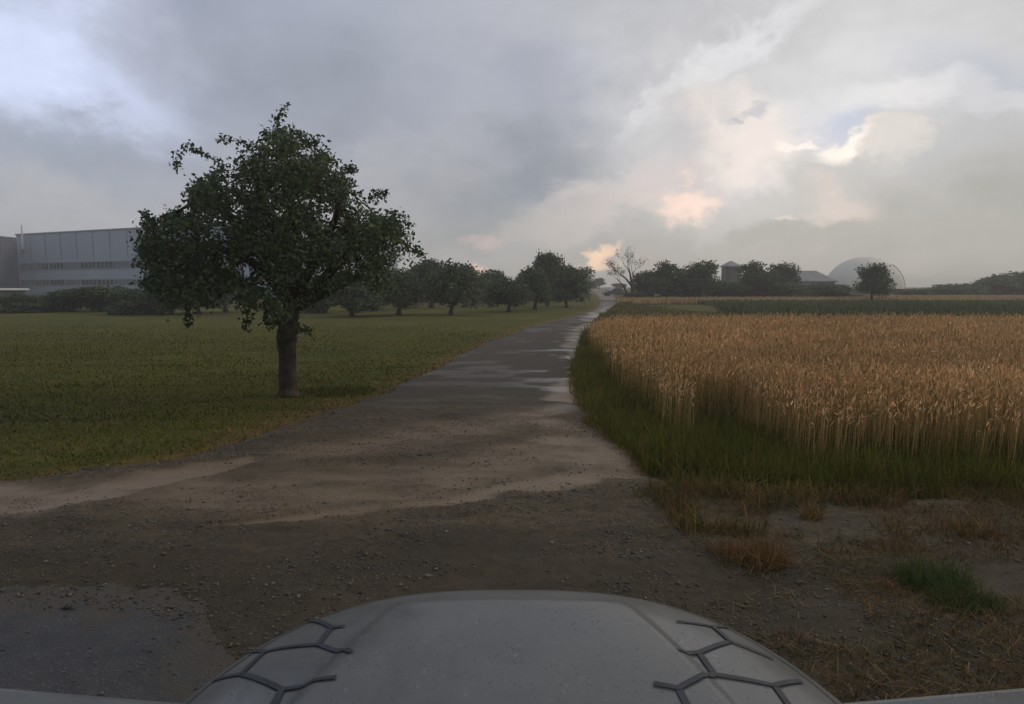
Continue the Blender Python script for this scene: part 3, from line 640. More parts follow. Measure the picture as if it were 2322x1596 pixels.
LEAF = [(0.052, 0.080, 0.040), (0.066, 0.096, 0.042), (0.044, 0.068, 0.040), (0.085, 0.110, 0.040)]
parts = [leaves(P, 0.075, LEAF, 7, 0.065, tone=tone)]
SPR = [[(640, 310), (622, 272), (650, 238)], [(500, 372), (455, 345), (425, 328), (403, 355), (400, 388)], [(580, 335), (540, 320), (488, 315)], [(350, 505), (335, 492), (325, 482)], [(835, 450), (858, 441), (880, 437)], [(880, 480), (915, 492), (930, 515)],
       [(925, 560), (945, 568), (962, 580)], [(565, 690), (560, 725), (553, 744)], [(612, 690), (606, 715), (598, 736)], [(668, 735), (690, 748), (708, 752)], [(420, 690), (432, 720), (420, 737)], [(690, 325), (712, 322), (722, 318)], [(785, 385), (795, 378), (798, 382)], [(640, 720), (618, 730), (610, 738)], [(700, 320), (672, 296), (645, 300)]]
root = empty('apple_tree', TB, 'large spreading apple tree standing alone on the lawn beside the path', 'tree')
limb = MB()
for s_ in SPR:
    pts = [T(a_, b_, random.uniform(-.3, .3)) for a_, b_ in s_]; L_ = []
    for i in range(len(pts) - 1):
        for q in np.linspace(0, 1, 9, endpoint=False): L_.append(pts[i] * (1 - q) + pts[i + 1] * q)
    parts.append(leaves(np.array(L_), 0.075, LEAF, 5, 0.045)); limb.tube(pts, [.012, .008, .005, .004, .003][:len(pts)], 5)
V, Q, C = join(parts)
link('crown', np_mesh('crown', V, Q, M_leaf, C), root)
tr = MB()
tp = [(655, 905), (654, 885), (652, 850), (651, 800), (650, 765), (654, 735), (660, 700), (664, 660), (668, 620)]
tw = [.24, .175, .155, .155, .18, .17, .15, .14, .11]
sub = []; sr = []
for i in range(len(tp) - 1):
    for q in np.linspace(0, 1, 4, endpoint=False):
        p_ = np.array(tp[i]) * (1 - q) + np.array(tp[i + 1]) * q; sub.append(T(p_[0], p_[1], 0.05 * math.sin(i + q))); sr.append(tw[i] * (1 - q) + tw[i + 1] * q)
tr.tube(sub, sr, 18, wob=0.05)
tr.tube([T(648, 790, -.05), T(638, 765, -.10), T(636, 742, -.10)], [.12, .10, .05], 10, wob=.08)      # old pruning burl at the left of the trunk
tr.build('trunk', bark, root, smooth=True)
LM = [[(662, 700), (620, 640), (560, 585), (490, 560), (410, 590), (350, 640)], [(664, 690), (610, 590), (540, 500), (460, 450), (390, 490)], [(666, 670), (640, 560), (590, 450), (560, 370)], [(668, 660), (680, 540), (660, 420), (640, 320)],
      [(668, 670), (720, 580), (760, 480), (770, 400)], [(668, 690), (750, 620), (830, 540), (880, 520), (920, 560)], [(664, 700), (740, 660), (810, 620), (860, 640)], [(560, 585), (575, 560), (600, 590), (560, 640), (548, 680)], [(520, 573), (560, 560), (600, 600), (620, 650)], [(540, 600), (600, 560), (590, 640), (555, 650)]]
tips = []
for i, l_ in enumerate(LM):
    ys = random.uniform(-1.5, 1.5) * (0.3 if i > 6 else 1.0); m_ = len(l_)
    pts = [T(a_, b_, ys * (k / (m_ - 1)) ** 1.0) for k, (a_, b_) in enumerate(l_)]
    r0 = 0.10 if i < 7 else 0.028; fine = []; fr = []
    for k in range(m_ - 1):
        for q in np.linspace(0, 1, 4, endpoint=False): fine.append(pts[k] * (1 - q) + pts[k + 1] * q + np.random.default_rng(i * 50 + k).normal(0, .02, 3)); fr.append(r0 * (1 - (k + q) / (m_ - 1)) ** .8 + .010)
    limb.tube(fine, fr, 8, wob=.05); tips += fine[4:]
tips = np.array(tips)
for k in range(420):
    q = P[rng.integers(0, len(P))]; d_ = np.linalg.norm(tips - q, axis=1); s_ = tips[d_.argmin()]; mid = (s_ + q) / 2 + np.array([0, 0, .08 * d_.min()]) + rng.normal(0, .03, 3)
    limb.tube([s_, mid, q], [.014, .009, .004], 5, cap=False)
limb.build('branches', bark, root, smooth=True)

# generic trees and bushes: variants of unit size (height 1 base to top), copied and scaled
def tree_variant(kind, seed):
    """returns (trunk mesh, crown mesh) of a tree 5 m tall with a crown 5 m wide"""
    g = np.random.default_rng(seed); rs = random.Random(seed); lobes = []; low = {'orchard': 0.55, 'round': 1.15, 'bush': 0.0, 'tall': 0.6}[kind]
    if kind == 'bush':
        for k in range(9): lobes.append((g.uniform(-1.7, 1.7), g.uniform(-1.0, 1.0), g.uniform(0.6, 3.4), g.uniform(.9, 1.5)))
    else:
        for k in range(20):
            a_ = g.uniform(0, 6.28); q = g.uniform(.2, 1); zz_ = g.uniform(low + .6, 4.2); wid = 1.75 * math.sin(math.pi * (0.25 + 0.7 * (zz_ - low) / (5 - low))) ** .8
            lobes.append((math.cos(a_) * wid * q, math.sin(a_) * wid * q, zz_, g.uniform(.65, 1.1)))
        lobes.append((g.uniform(-.4, .4), 0, 4.3, .7))
    n_ = 760 if kind != 'bush' else 620; P2 = []
    for (lx, ly, lz, lr_) in lobes:
        kk = int(n_ / len(lobes) * (lr_ / .75) ** 2)
        v = g.normal(0, 1, (kk, 3)); v /= np.linalg.norm(v, axis=1)[:, None]; v *= (lr_ * g.uniform(.45, 1.08, kk) ** .6)[:, None]; v[:, 2] *= .85
        P2.append(v + np.array([lx, ly, lz]))
    P2 = np.concatenate(P2); P2 = P2[P2[:, 2] > low * .6]
    tone = .55 + .9 * fbm(P2[:, 0] * 1.1 + seed, P2[:, 2] * 1.1 + P2[:, 1], 3, seed)
    V, Q, C = leaves(P2, 0.24, LEAF, 6, 0.16, .75, tone)
    cm = np_mesh('crown', V, Q, M_leaf, C); tm = MB()
    if kind == 'bush':
        for k in range(5): a_ = rs.uniform(0, 6.28); tm.tube([(0.2 * math.cos(a_), .2 * math.sin(a_), 0), (.6 * math.cos(a_), .6 * math.sin(a_), 1.2), (1.1 * math.cos(a_), 1.0 * math.sin(a_), 2.4)], [.09, .06, .03], 6)
    else:
        h0 = low + .5; lean_ = rs.uniform(-.25, .25)
        tm.tube([(0, 0, -.1), (0, 0, .25), (lean_ * .4, 0, h0 * .6), (lean_, 0, h0)], [.26, .19, .16, .14], 9, wob=.06)
        for k in range(7):
            l_ = lobes[k * 2]; tm.tube([(lean_, 0, h0 - .05), (lean_ + l_[0] * .4, l_[1] * .4, h0 + (l_[2] - h0) * .55), (l_[0], l_[1], l_[2])], [.10, .06, .02], 6)
    me = bpy.data.meshes.new('trunk'); me.from_pydata(tm.v, [], tm.f); me.validate(); me.materials.append(bark)
    for p in me.polygons: p.use_smooth = True
    return me, cm
VAR = {k: [tree_variant(k, s + 10 * i) for s in range(3 if k != 'tall' else 1)] for i, k in enumerate(['orchard', 'round', 'bush', 'tall'])}
used = {}
def put_tree(name, px, base, top, wpx, kind, v, rz, label, cat, group, trunk_name='trunk'):
    g = G(px, base); D = g[1]; h = Py(px, top, D)[2] - g[2]; w = wpx / F * math.hypot(D, 0)
    rt = empty(name, g, label, cat, group, rz); rt.scale = (w / 3.5, w / 3.5, h / (5.0 if kind != 'bush' else 4.0))
    tm, cm = VAR[kind][v % len(VAR[kind])]
    a_ = link(trunk_name, tm, rt); b_ = link('crown', cm, rt); return rt
OG = 'orchard trees across the lawn'
for a_ in [
    (388, 714, 628, 100, 'orchard', 0, .3, 'orchard tree behind the left half of the big apple tree, leftmost there'),
    (450, 712, 612, 105, 'orchard', 1, 1.3, 'orchard tree behind the left part of the big apple tree, between its two neighbours'),
    (512, 708, 600, 96, 'orchard', 2, 2.1, 'orchard tree left of the big trunk with clear lawn showing beneath'),
    (318, 712, 650, 100, 'bush', 0, .4, 'low dark orchard tree between the warehouse and the big apple tree'),
    (731, 710, 655, 92, 'bush', 1, 2.2, 'small bushy orchard tree just right of the big trunk'),
    (798, 718, 630, 110, 'orchard', 0, 3.6, 'orchard tree under the right half of the big crown, nearest to the viewer'),
    (846, 704, 618, 80, 'orchard', 1, 4.2, 'orchard tree at the right end of the big crown, set back'),
    (904, 714, 606, 100, 'orchard', 2, 5.2, 'orchard tree with a leaning forked trunk right of the big crown'),
    (978, 698, 590, 100, 'orchard', 0, .9, 'tall dark orchard tree left of the one with a clear trunk'),
    (1022, 714, 588, 96, 'orchard', 1, 2.9, 'full round orchard tree standing closest in the middle of the row'),
    (1072, 692, 608, 62, 'orchard', 2, 1.2, 'narrow dark orchard tree in the dip of the row'),
    (1108, 688, 612, 66, 'orchard', 0, 3.0, 'orchard tree with a knob shaped top farther back in the row'),
    (1153, 707, 626, 86, 'orchard', 1, 4.4, 'small orchard tree with a bare stem in mid row'),
    (1212, 702, 600, 76, 'orchard', 2, 5.6, 'orchard tree just left of the tallest pointed one'),
    (1241, 694, 570, 70, 'tall', 0, .2, 'tallest pointed tree of the row near the path'),
    (1284, 697, 603, 74, 'orchard', 1, 1.1, 'orchard tree whose crown nearly reaches the lawn beside the path'),
    (1313, 676, 606, 56, 'round', 2, 2.4, 'last big tree of the row left of the path bend'),
    (944, 690, 602, 72, 'round', 0, 2.0, 'orchard tree half hidden behind the leaning one'),
    (1190, 688, 618, 60, 'round', 1, 3.3, 'farther orchard tree half hidden left of the tallest one'),
    (1045, 686, 600, 70, 'round', 2, 1.3, 'back row tree seen between the full round tree and the narrow dark one'),
    (870, 688, 606, 80, 'round', 0, 4.3, 'back row tree seen between the crown edge and the leaning orchard tree'),
    (1131, 680, 622, 60, 'round', 1, .3, 'back row tree behind the small one with a bare stem'),
    (1262, 682, 596, 60, 'round', 2, 5.0, 'tree filling the gap just right of the tallest pointed one'),
    (765, 690, 620, 90, 'round', 0, 1.9, 'back row tree seen under the crown between the small bushy tree and the nearest one'),
]: put_tree('orchard_tree', *a_, 'tree', OG)
for k_, (px_, tp_) in enumerate([(960, 640), (1030, 636), (1098, 642), (1160, 646), (1222, 640), (1282, 644)]):
    put_tree('shrub', px_, 682, tp_, 84, 'bush', k_, k_ * 1.1, ['dark shrub behind the leaning orchard tree', 'dark shrub behind the full round orchard tree', 'dark shrub behind the orchard tree with a knob shaped top', 'dark shrub behind the small orchard tree with a bare stem', 'dark shrub behind the tallest pointed tree', 'dark shrub right of the tallest pointed tree, nearest the path'][k_], 'shrub', 'shrubs behind the orchard row')
for a_ in [
    (60, 708, 662, 110, 'bush', 0, 1.0, 'low dark bush in front of the pale roofed shed'),
    (150, 706, 658, 110, 'bush', 1, 2.0, 'dark bush below the windows at the left of the warehouse'),
    (232, 706, 652, 105, 'bush', 2, 3.0, 'dark bush in front of the right part of the warehouse'),
]: put_tree('bush', *a_, 'bush', 'bushes in front of the warehouse')
put_tree('far_tree', 1358, 664, 629, 26, 'round', 0, 1.1, 'small round far tree beyond the bend of the path', 'tree', None)
put_tree('far_bush', 1338, 664, 643, 22, 'bush', 1, .4, 'small far bush left of the round far tree at the bend', 'bush', None)
put_tree('far_bush', 1406, 664, 643, 26, 'bush', 2, .4, 'small dark bush behind the pale shed left of the bare tree', 'bush', None)
FG = 'leafy trees along the farm'
for a_ in [
    (1470, 684, 612, 60, 'round', 0, .2, 'short leafy tree touching the right side of the bare tree'),
    (1504, 686, 590, 70, 'round', 1, 1.4, 'ragged topped leafy tree second to the right of the bare tree'),
    (1554, 684, 606, 52, 'round', 0, 3.4, 'smaller leafy tree forming the left half of a pair'),
    (1586, 686, 592, 72, 'round', 2, 2.6, 'broad leafy tree with pointed top left of the silo tower'),
    (1708, 684, 590, 78, 'round', 1, 4.4, 'leafy tree just right of the silo tower'),
    (1776, 682, 593, 60, 'round', 0, 5.4, 'dark round leafy tree at the left end of the barn roof'),
    (1975, 690, 598, 62, 'round', 2, .8, 'leafy tree standing alone in front of the grey dome'),
]: put_tree('leafy_tree', *a_, 'tree', FG)
BG = 'bushes along the farm'
for a_ in [
    (1530, 684, 645, 80, 'bush', 0, .2, 'bush under the ragged topped leafy tree'),
    (1622, 684, 640, 64, 'bush', 1, .9, 'bush at the left foot of the silo tower'),
    (1662, 684, 643, 76, 'bush', 2, 1.9, 'bush right in front of the silo tower'),
    (1745, 684, 640, 84, 'bush', 0, 2.9, 'bush between the two trees left of the barn'),
    (1806, 684, 644, 92, 'bush', 1, 3.9, 'wide bush in front of the left part of the barn'),
    (1866, 684, 646, 92, 'bush', 2, 4.9, 'wide bush in front of the right part of the barn'),
    (1925, 684, 664, 70, 'bush', 0, 5.9, 'low bush left of the lone tree by the dome'),
    (1438, 686, 664, 50, 'bush', 1, .5, 'low bush at the foot of the bare tree'),
    (2070, 678, 656, 70, 'bush', 2, 1.5, 'low bush directly right of the grey dome'),
    (2128, 677, 648, 80, 'bush', 0, 2.5, 'second bush to the right of the grey dome'),
    (2190, 676, 645, 85, 'bush', 1, 3.5, 'third bush to the right of the dome, slightly higher'),
    (2255, 674, 630, 95, 'bush', 2, 4.5, 'tall hazy bush near the right edge of the photo'),
    (2325, 674, 612, 110, 'bush', 0, 5.5, 'tallest hazy bush cut by the right edge of the photo'),
]: put_tree('bush', *a_, 'bush', BG)

# nearly bare tree beside the path
g = G(1425, 686); D = g[1]; root = empty('bare_tree', g, 'nearly bare old tree with twisted limbs right of the path', 'tree')
def BT(px, py, dy=0.0): p = Py(px, py, D); return np.array([p[0] - g[0], dy, p[2] - g[2]])
mb = MB(); tw_ = MB(); tipsb = []
mb.tube([BT(1434, 686), BT(1434, 668), BT(1433, 650), BT(1430, 640)], [.32, .25, .22, .2], 9, wob=.06)
rs = random.Random(3)
def grow(p, d, r, L_, depth):
    pts = [np.array(p)]; rr_ = [r]
    for i in range(3):
        d = np.array(d) + np.array([rs.uniform(-.3, .3), rs.uniform(-.3, .3), rs.uniform(-.05, .25)]); d /= np.linalg.norm(d); pts.append(pts[-1] + d * L_ / 3); rr_.append(r * (1 - .2 * (i + 1)))
    mb.tube(pts, rr_, 6 if r > .05 else 4, cap=False)
    if depth == 0: tipsb.extend(pts[1:]); return
    for k in range(3): grow(pts[-1 if k < 2 else 2], d + np.array([rs.uniform(-.9, .9), rs.uniform(-.7, .7), rs.uniform(-.4, .5)]), rr_[-1] * .72, L_ * .66, depth - 1)
grow(BT(1432, 648), (-.75, 0, 1), .16, 1.9, 3); grow(BT(1431, 642), (-.1, .1, 1), .17, 2.0, 3); grow(BT(1433, 650), (.5, 0, 1), .14, 1.8, 3)
mb.tube([BT(1424, 684, .2), BT(1421, 664, .2), BT(1414, 648, .1)], [.15, .12, .10], 7, wob=.06); grow(BT(1414, 648), (-1.0, 0, .8), .10, 1.2, 3)
mb.build('trunk', bark, root, smooth=True)
tb = np.array(tipsb); lf = tb[(tb[:, 0] < -1.3) | (rng.uniform(0, 1, len(tb)) < .45)]
V, Q, C = leaves(lf, .14, LEAF, 5, .16); link('crown', np_mesh('crown', V, Q, M_leaf, C), root)

# ------------------------------------------------------------------ warehouse at the left
M_pan = simple_mat('light_wall_panels', (0.30, 0.35, 0.42), 0.6, 0.06, 0.15, spec=0.3)
M_strip = simple_mat('grey_window_frame', (0.20, 0.225, 0.26), 0.5, 0.1, 1.0)
M_glass = simple_mat('dark_glass', (0.05, 0.06, 0.075), 0.15, 0.2, 0.5, spec=0.6)
M_dark = simple_mat('dark_blue_cladding', (0.105, 0.115, 0.16), 0.6, 0.08, 0.15)
M_white = simple_mat('pale_metal', (0.62, 0.64, 0.66), 0.45, 0.06, 1.0)
M_joint = simple_mat('joint_grey', (0.13, 0.15, 0.18), 0.7, 0.1, 1.0)
A, B = Pz(36, 533, 12.0), Pz(320, 518, 12.0); dvec = (B - A) / np.linalg.norm(B - A); LEN = np.linalg.norm(B - A) * 1.9; ang = math.atan2(dvec[1], dvec[0])
gz = float(hgt(0, A[1])); root = empty('warehouse', (A[0], A[1], gz), 'long light grey warehouse with two window bands behind the apple tree', 'building', rz=ang)
H = 12.0 - gz; wl = MB(); wl.box((LEN / 2, 15, H / 2), (LEN, 30, H)); wl.build('wall', M_pan, root)
r_ = MB(); r_.box((LEN / 2, 15, H + .11), (LEN + .3, 30.3, .2)); r_.build('roof_edge', M_strip, root)
np_ = int(LEN / 4.6)
for k in range(1, np_ + 1):
    jn = MB(); jn.box((k * 4.6 - .2, -.02, (H + 7.0 - gz) / 2 - .05), (.10, .06, H - 7.0 + gz - .1)); jn.build('panel_joint', M_joint, root)
for z0, z1 in ((5.3, 6.5), (2.3, 3.3)):
    for k in range(np_ + 1):
        x0 = .6 + k * 4.6; w_ = min(4.4, LEN - x0 - .3)
        if w_ < 1: continue
        fr = MB(); zc = (z0 + z1) / 2 - gz; hh = z1 - z0
        fr.box((x0 + w_ / 2, -.05, zc + hh / 2), (w_, .12, .10)); fr.box((x0 + w_ / 2, -.05, zc - hh / 2), (w_, .12, .10))
        for j in range(5): fr.box((x0 + .05 + j * (w_ - .1) / 4, -.05, zc), (.12, .11, hh - .11))
        f_ = fr.build('window', M_strip, root)
        gl = MB(); gl.box((x0 + w_ / 2, -.012, zc), (w_ - .1, .03, hh - .12)); gl.build('pane', M_glass if (k % 3) else M_joint, f_)
ch = MB(); q = 2.9; zb, zt = 9.2 - gz, 13.8 - gz
ch.tube([(q, -.5, zb), (q, -.5, zt)], [.16, .16], 12); ch.tube([(q, -.5, zb + .2), (q, 0, zb + .2)], [.10, .10], 8); ch.build('flue_pipe', M_white, root, smooth=False)
vb = MB(); vb.box((1.7, -.15, 8.9 - gz), (.9, .3, .8)); vb.build('vent_box', M_strip, root, bevel=.03)
A2, B2 = Pz(-160, 521, 11.0), Pz(37, 541, 11.0); dv = (B2 - A2); L2 = np.linalg.norm(dv); ang2 = math.atan2(dv[1], dv[0])
root = empty('hall', (A2[0], A2[1], 0), 'dark blue grey hall adjoining the left end of the warehouse', 'building', rz=ang2)
gz = float(hgt(0, A2[1])); wl = MB(); wl.box((L2 / 2, 10, 5.5), (L2, 20, 11.0)); wl.build('wall', M_dark, root)
rb = MB(); rb.box((L2 / 2, 10, 11.1), (L2 + .2, 20.2, .18)); rb.build('roof', M_strip, root)
rb = MB()
for k in range(int(L2 / 1.0)): rb.box((.5 + k * 1.0, -.04, 5.4), (.06, .06, 10.6))
rb.build('cladding_rib', M_joint, root)
# low shed
A3, B3 = Pz(-150, 666, 1.75), Pz(62, 652, 1.95); 
A3 = Py(-150, 662, 58); B3 = Py(62, 652, 64); dv = B3 - A3; L3 = np.linalg.norm(dv[:2]); ang3 = math.atan2(dv[1], dv[0])
root = empty('low_shed', (A3[0], A3[1], 0), 'low shed with a thin pale flat roof at the left edge', 'shed', rz=ang3)
s_ = MB(); s_.box((L3 / 2, 2, .83), (L3 - .4, 4, 1.66)); s_.build('wall', M_dark, root)
s_ = MB(); s_.box((L3 / 2, 1.9, 1.76), (L3, 4.6, .18)); s_.build('roof', M_white, root, bevel=.02)

# ------------------------------------------------------------------ farm buildings on the right
M_silo = simple_mat('dark_tower_cladding', (0.075, 0.075, 0.075), 0.7, 0.15, 1.0)
M_roofg = simple_mat('grey_roof_sheet', (0.17, 0.165, 0.165), 0.6, 0.12, 0.8)
M_barnw = simple_mat('barn_wall', (0.11, 0.10, 0.095), 0.85, 0.15, 1.0)
D = 128.0; g = np.array([Py(1655, 650, D)[0], D, float(hgt(0, D))])
root = empty('silo_tower', g, 'square dark silo tower with a pointed roof among the trees', 'silo tower', rz=.25)
def Hz(py, D): return Py(1160, py, D)[2]
he, ht = Hz(604, D) - g[2], Hz(591, D) - g[2]; w_ = 31 / F * D
s_ = MB(); s_.box((.12, 0, he / 2), (w_ * .92, w_ * .95, he)); s_.build('tower_wall', M_silo, root)
s_ = MB(); h2 = w_ * .60; s_.add([(-h2, -h2, he), (h2, -h2, he), (h2, h2, he), (-h2, h2, he), (0, 0, ht), (-h2, -h2, he - .12), (h2, -h2, he - .12), (h2, h2, he - .12), (-h2, h2, he - .12)],
    [(0, 1, 4), (1, 2, 4), (2, 3, 4), (3, 0, 4), (8, 7, 6, 5), (5, 6, 1, 0), (6, 7, 2, 1), (7, 8, 3, 2), (8, 5, 0, 3)]); s_.build('roof', M_roofg, root)
s_ = MB(); x0 = -w_ * .60
for yy_ in (-.5, .5): s_.box((x0, yy_, he / 2), (.12, .12, he))
for k in range(12): s_.box((x0, 0, .4 + k * (he - .6) / 12), (.06, .95, .06))
s_.build('ladder_frame', M_roofg, root)
D = 125.0; xL_, xR_ = Py(1790, 650, D)[0], Py(1897, 650, D)[0]; bw = xR_ - xL_; gz = float(hgt(0, D))
root = empty('barn', (xL_, D, gz), 'low barn with a broad grey hipped roof left of the dome', 'barn', rz=-.04)
ze, zr = Hz(637, D) - gz, Hz(612, D) - gz; dep_ = 9.0
s_ = MB(); s_.box((bw / 2, dep_ / 2, ze / 2), (bw - .8, dep_ - .8, ze)); s_.build('wall', M_barnw, root)
s_ = MB(); r1, r2 = 1.2, bw * .74
s_.add([(0, 0, ze), (bw, 0, ze), (bw, dep_, ze), (0, dep_, ze), (r1, dep_ / 2, zr), (r2, dep_ / 2, zr - .05), (0, 0, ze - .2), (bw, 0, ze - .2), (bw, dep_, ze - .2), (0, dep_, ze - .2)],
       [(0, 1, 5, 4), (1, 2, 5), (2, 3, 4, 5), (3, 0, 4), (9, 8, 7, 6), (6, 7, 1, 0), (7, 8, 2, 1), (8, 9, 3, 2), (9, 6, 0, 3)]); s_.build('roof', M_roofg, root)
s_ = MB(); s_.box((bw * .28, -.15, ze - .55), (bw * .5, .5, .07)); s_.build('gutter', M_white, root)
for k in range(2):
    s_ = MB(); s_.box((bw * (.3 + .4 * k), .34, ze * .38), (2.2, .12, ze * .7)); s_.build('door', M_silo, root)
# gas dome
D = 150.0; g = np.array([Py(1957, 650, D)[0], D, float(hgt(0, D))]); R_ = 81 / F * D
root = empty('gas_dome', g, 'large pale grey green membrane dome on a dark round base', 'dome')
zb = Hz(655, D) - g[2]; zt = Hz(582, D) - g[2]
M_dome = simple_mat('dome_membrane', (0.62, 0.60, 0.53), 0.8, 0.06, 0.3, spec=0.3)
V = []; nu, nv = 64, 16
for j in range(nv + 1):
    e_ = math.pi / 2 * j / nv
    for i in range(nu): a_ = 2 * math.pi * i / nu; V.append((R_ * math.cos(e_) * math.cos(a_), R_ * math.cos(e_) * math.sin(a_), zb + (zt - zb) * math.sin(e_)))
Fq = [(j * nu + i, j * nu + (i + 1) % nu, (j + 1) * nu + (i + 1) % nu, (j + 1) * nu + i) for j in range(nv) for i in range(nu)]
link('dome_membrane', np_mesh('dome_membrane', V, Fq, M_dome, smooth=True), root)
s_ = MB(); s_.tube([(0, 0, -.5), (0, 0, zb + .05)], [R_ + .15, R_ + .15], 64); s_.build('base_wall', M_silo, root)
s_ = MB(); pts = [((R_ + .1) * math.cos(e_) * .93, -(R_ + .1) * math.cos(e_) * .36, zb + (zt - zb) * math.sin(e_) + .05) for e_ in np.linspace(0, .85, 10)]
s_.tube(pts, [.13] * 10, 6); s_.build('cable', M_silo, root)
# pale low building and dark car at the bend
D = 150.0; gz = float(hgt(0, D)); x0, x1 = Py(1376, 650, D)[0], Py(1421, 650, D)[0]; bw = x1 - x0
root = empty('pale_shed', (x0, D, gz), 'long low shed with a pale roof at the bend of the path', 'shed', rz=.0)
zr = Hz(655, D) - gz; zr = max(zr, .9)
s_ = MB(); s_.box((bw / 2, 2, (zr - .15) / 2), (bw - .3, 4, zr - .15)); s_.build('wall', simple_mat('grey_shed_wall', (0.20, 0.20, 0.22), 0.8, .1), root)
s_ = MB(); s_.box((bw / 2, 1.9, zr), (bw, 4.6, .16)); s_.build('roof', M_white, root)
D = 128.0; gz = float(hgt(0, D)); c_ = Py(1391, 660, D)
root = empty('parked_car', (c_[0], D, gz), 'small dark car parked at the bend of the path before the pale shed', 'car', rz=math.pi / 2 + .2)
M_cd = simple_mat('dark_paint', (0.05, 0.05, 0.055), 0.35, .1); M_ty = simple_mat('tyre_rubber', (0.02, 0.02, 0.02), .8, .1)
def profile(mb_, pts, w):
    n_ = len(pts); vs = [(-w / 2, y_, z_) for y_, z_ in pts] + [(w / 2, y_, z_) for y_, z_ in pts]
    fs = [tuple(range(n_))[::-1], tuple(range(n_, 2 * n_))] + [(i, (i + 1) % n_, n_ + (i + 1) % n_, n_ + i) for i in range(n_)]; mb_.add(vs, fs)
s_ = MB(); profile(s_, [(-2, .3), (-2.05, .7), (-1.9, .95), (-1.6, 1.0), (.9, 1.0), (1.9, .85), (2.05, .6), (2.0, .3)], 1.7); s_.build('body', M_cd, root, bevel=.06)
s_ = MB(); profile(s_, [(-1.7, .99), (-1.3, 1.42), (.1, 1.45), (.9, .99)], 1.45); s_.build('window', M_glass, root, bevel=.05)
for sx_ in (-.8, .8):
    for sy_ in (-1.3, 1.3):
        s_ = MB(); s_.tube([(sx_ - .1, sy_, .32), (sx_ + .1, sy_, .32)], [.32, .32], 16); s_.build('wheel', M_ty, root)

# ------------------------------------------------------------------ the car carrying the camera
root = empty('camera_car', (0, 0, 0), 'grey car in the foreground whose bonnet has dark hexagonal tape lines', 'car')
M_body, t, b = material('dusty_grey_paint')
tc = t.new('ShaderNodeTexCoord').outputs['Object']
nd = t.noise(tc, 5, 6, .65); c = t.mix(t.ramp(nd, .35, .7), (0.066, 0.072, 0.074), (0.094, 0.099, 0.097)); c = t.mix(t.ramp(t.noise(tc, 60, 3), .62, .7), c, (0.12, 0.118, 0.112)); c = t.mix(t.ramp(t.noise(t.scale(tc, (1, .35, 1)), 2.2, 5, .6), .5, .62), c, (0.056, 0.056, 0.051))
t.put(b.inputs['Base Color'], c); t.put(b.inputs['Roughness'], t.ramp(nd, .3, .7, .38, .52)); b.inputs['Specular IOR Level'].default_value = .35
b.inputs['Coat Weight'].default_value = 0.25; b.inputs['Coat Roughness'].default_value = 0.12
vd = t.new('ShaderNodeTexVoronoi'); t.put(vd.inputs['Vector'], tc); vd.inputs['Scale'].default_value = 85; vd.inputs['Randomness'].default_value = 1
drop = t.math('MULTIPLY', t.ramp(vd.outputs['Distance'], .30, .0), t.math('GREATER_THAN', t.noise(tc, 40, 2), .54))
bn = t.new('ShaderNodeBump'); bn.inputs['Strength'].default_value = .6; bn.inputs['Distance'].default_value = .004
t.put(bn.inputs['Height'], drop); t.put(b.inputs['Normal'], bn.outputs[0]); t.put(b.inputs['Coat Normal'], bn.outputs[0])
M_tape = simple_mat('dark_tape', (0.022, 0.026, 0.034), 0.55, .25, 20, spec=.3)
M_black = simple_mat('black_trim', (0.02, 0.02, 0.022), 0.5, .1)
HW, Y0, HL, NE = 0.81, 0.9, 1.20, 3.0
def hood_r(x, y): return (abs(x / HW) ** NE + abs(max(y - Y0, 0) / HL) ** NE) ** (1 / NE)
def hood_z(x, y):
    r = min(hood_r(x, y), 1.0); z = 1.195 - 0.075 * (y - Y0) - 0.035 * (x / HW) ** 2 - 0.095 * r ** 6
    hw = np.interp(y, [0.9, 1.42, 1.80, 1.9], [0.54, 0.44, 0.35, 0.33]); z += 0.013 * float(sstep(0.0, 0.035, hw - abs(x))) * float(sstep(1.88, 1.80, y))
    return z
nr, nt = 70, 150; V = []; Fq = []
for i in range(nr + 1):
    r = i / nr
    for j in range(nt + 1):
        a_ = math.pi * j / nt; c_, s_ = math.cos(a_), math.sin(a_)
        x = HW * r * math.copysign(abs(c_) ** (2 / NE), c_); y = Y0 + HL * r * abs(s_) ** (2 / NE); V.append((x, y, hood_z(x, y)))
for i in range(nr):
    for j in range(nt): k = i * (nt + 1) + j; Fq.append((k, k + nt + 1, k + nt + 2, k + 1))
link('bonnet', np_mesh('bonnet', V, Fq, M_body, smooth=True), root)
V = []; q_ = []
for j in range(161):
    a_ = math.pi * j / 160; c_, s_ = math.cos(a_), math.sin(a_)
    for r in (.932, .940): x = HW * r * math.copysign(abs(c_) ** (2 / NE), c_); y = Y0 + HL * r * abs(s_) ** (2 / NE); V.append((x, y, hood_z(x, y) + .0012))
for j in range(160): q_.append((2 * j, 2 * j + 1, 2 * j + 3, 2 * j + 2))
link('panel_gap', np_mesh('panel_gap', V, q_, M_black, smooth=True), root)
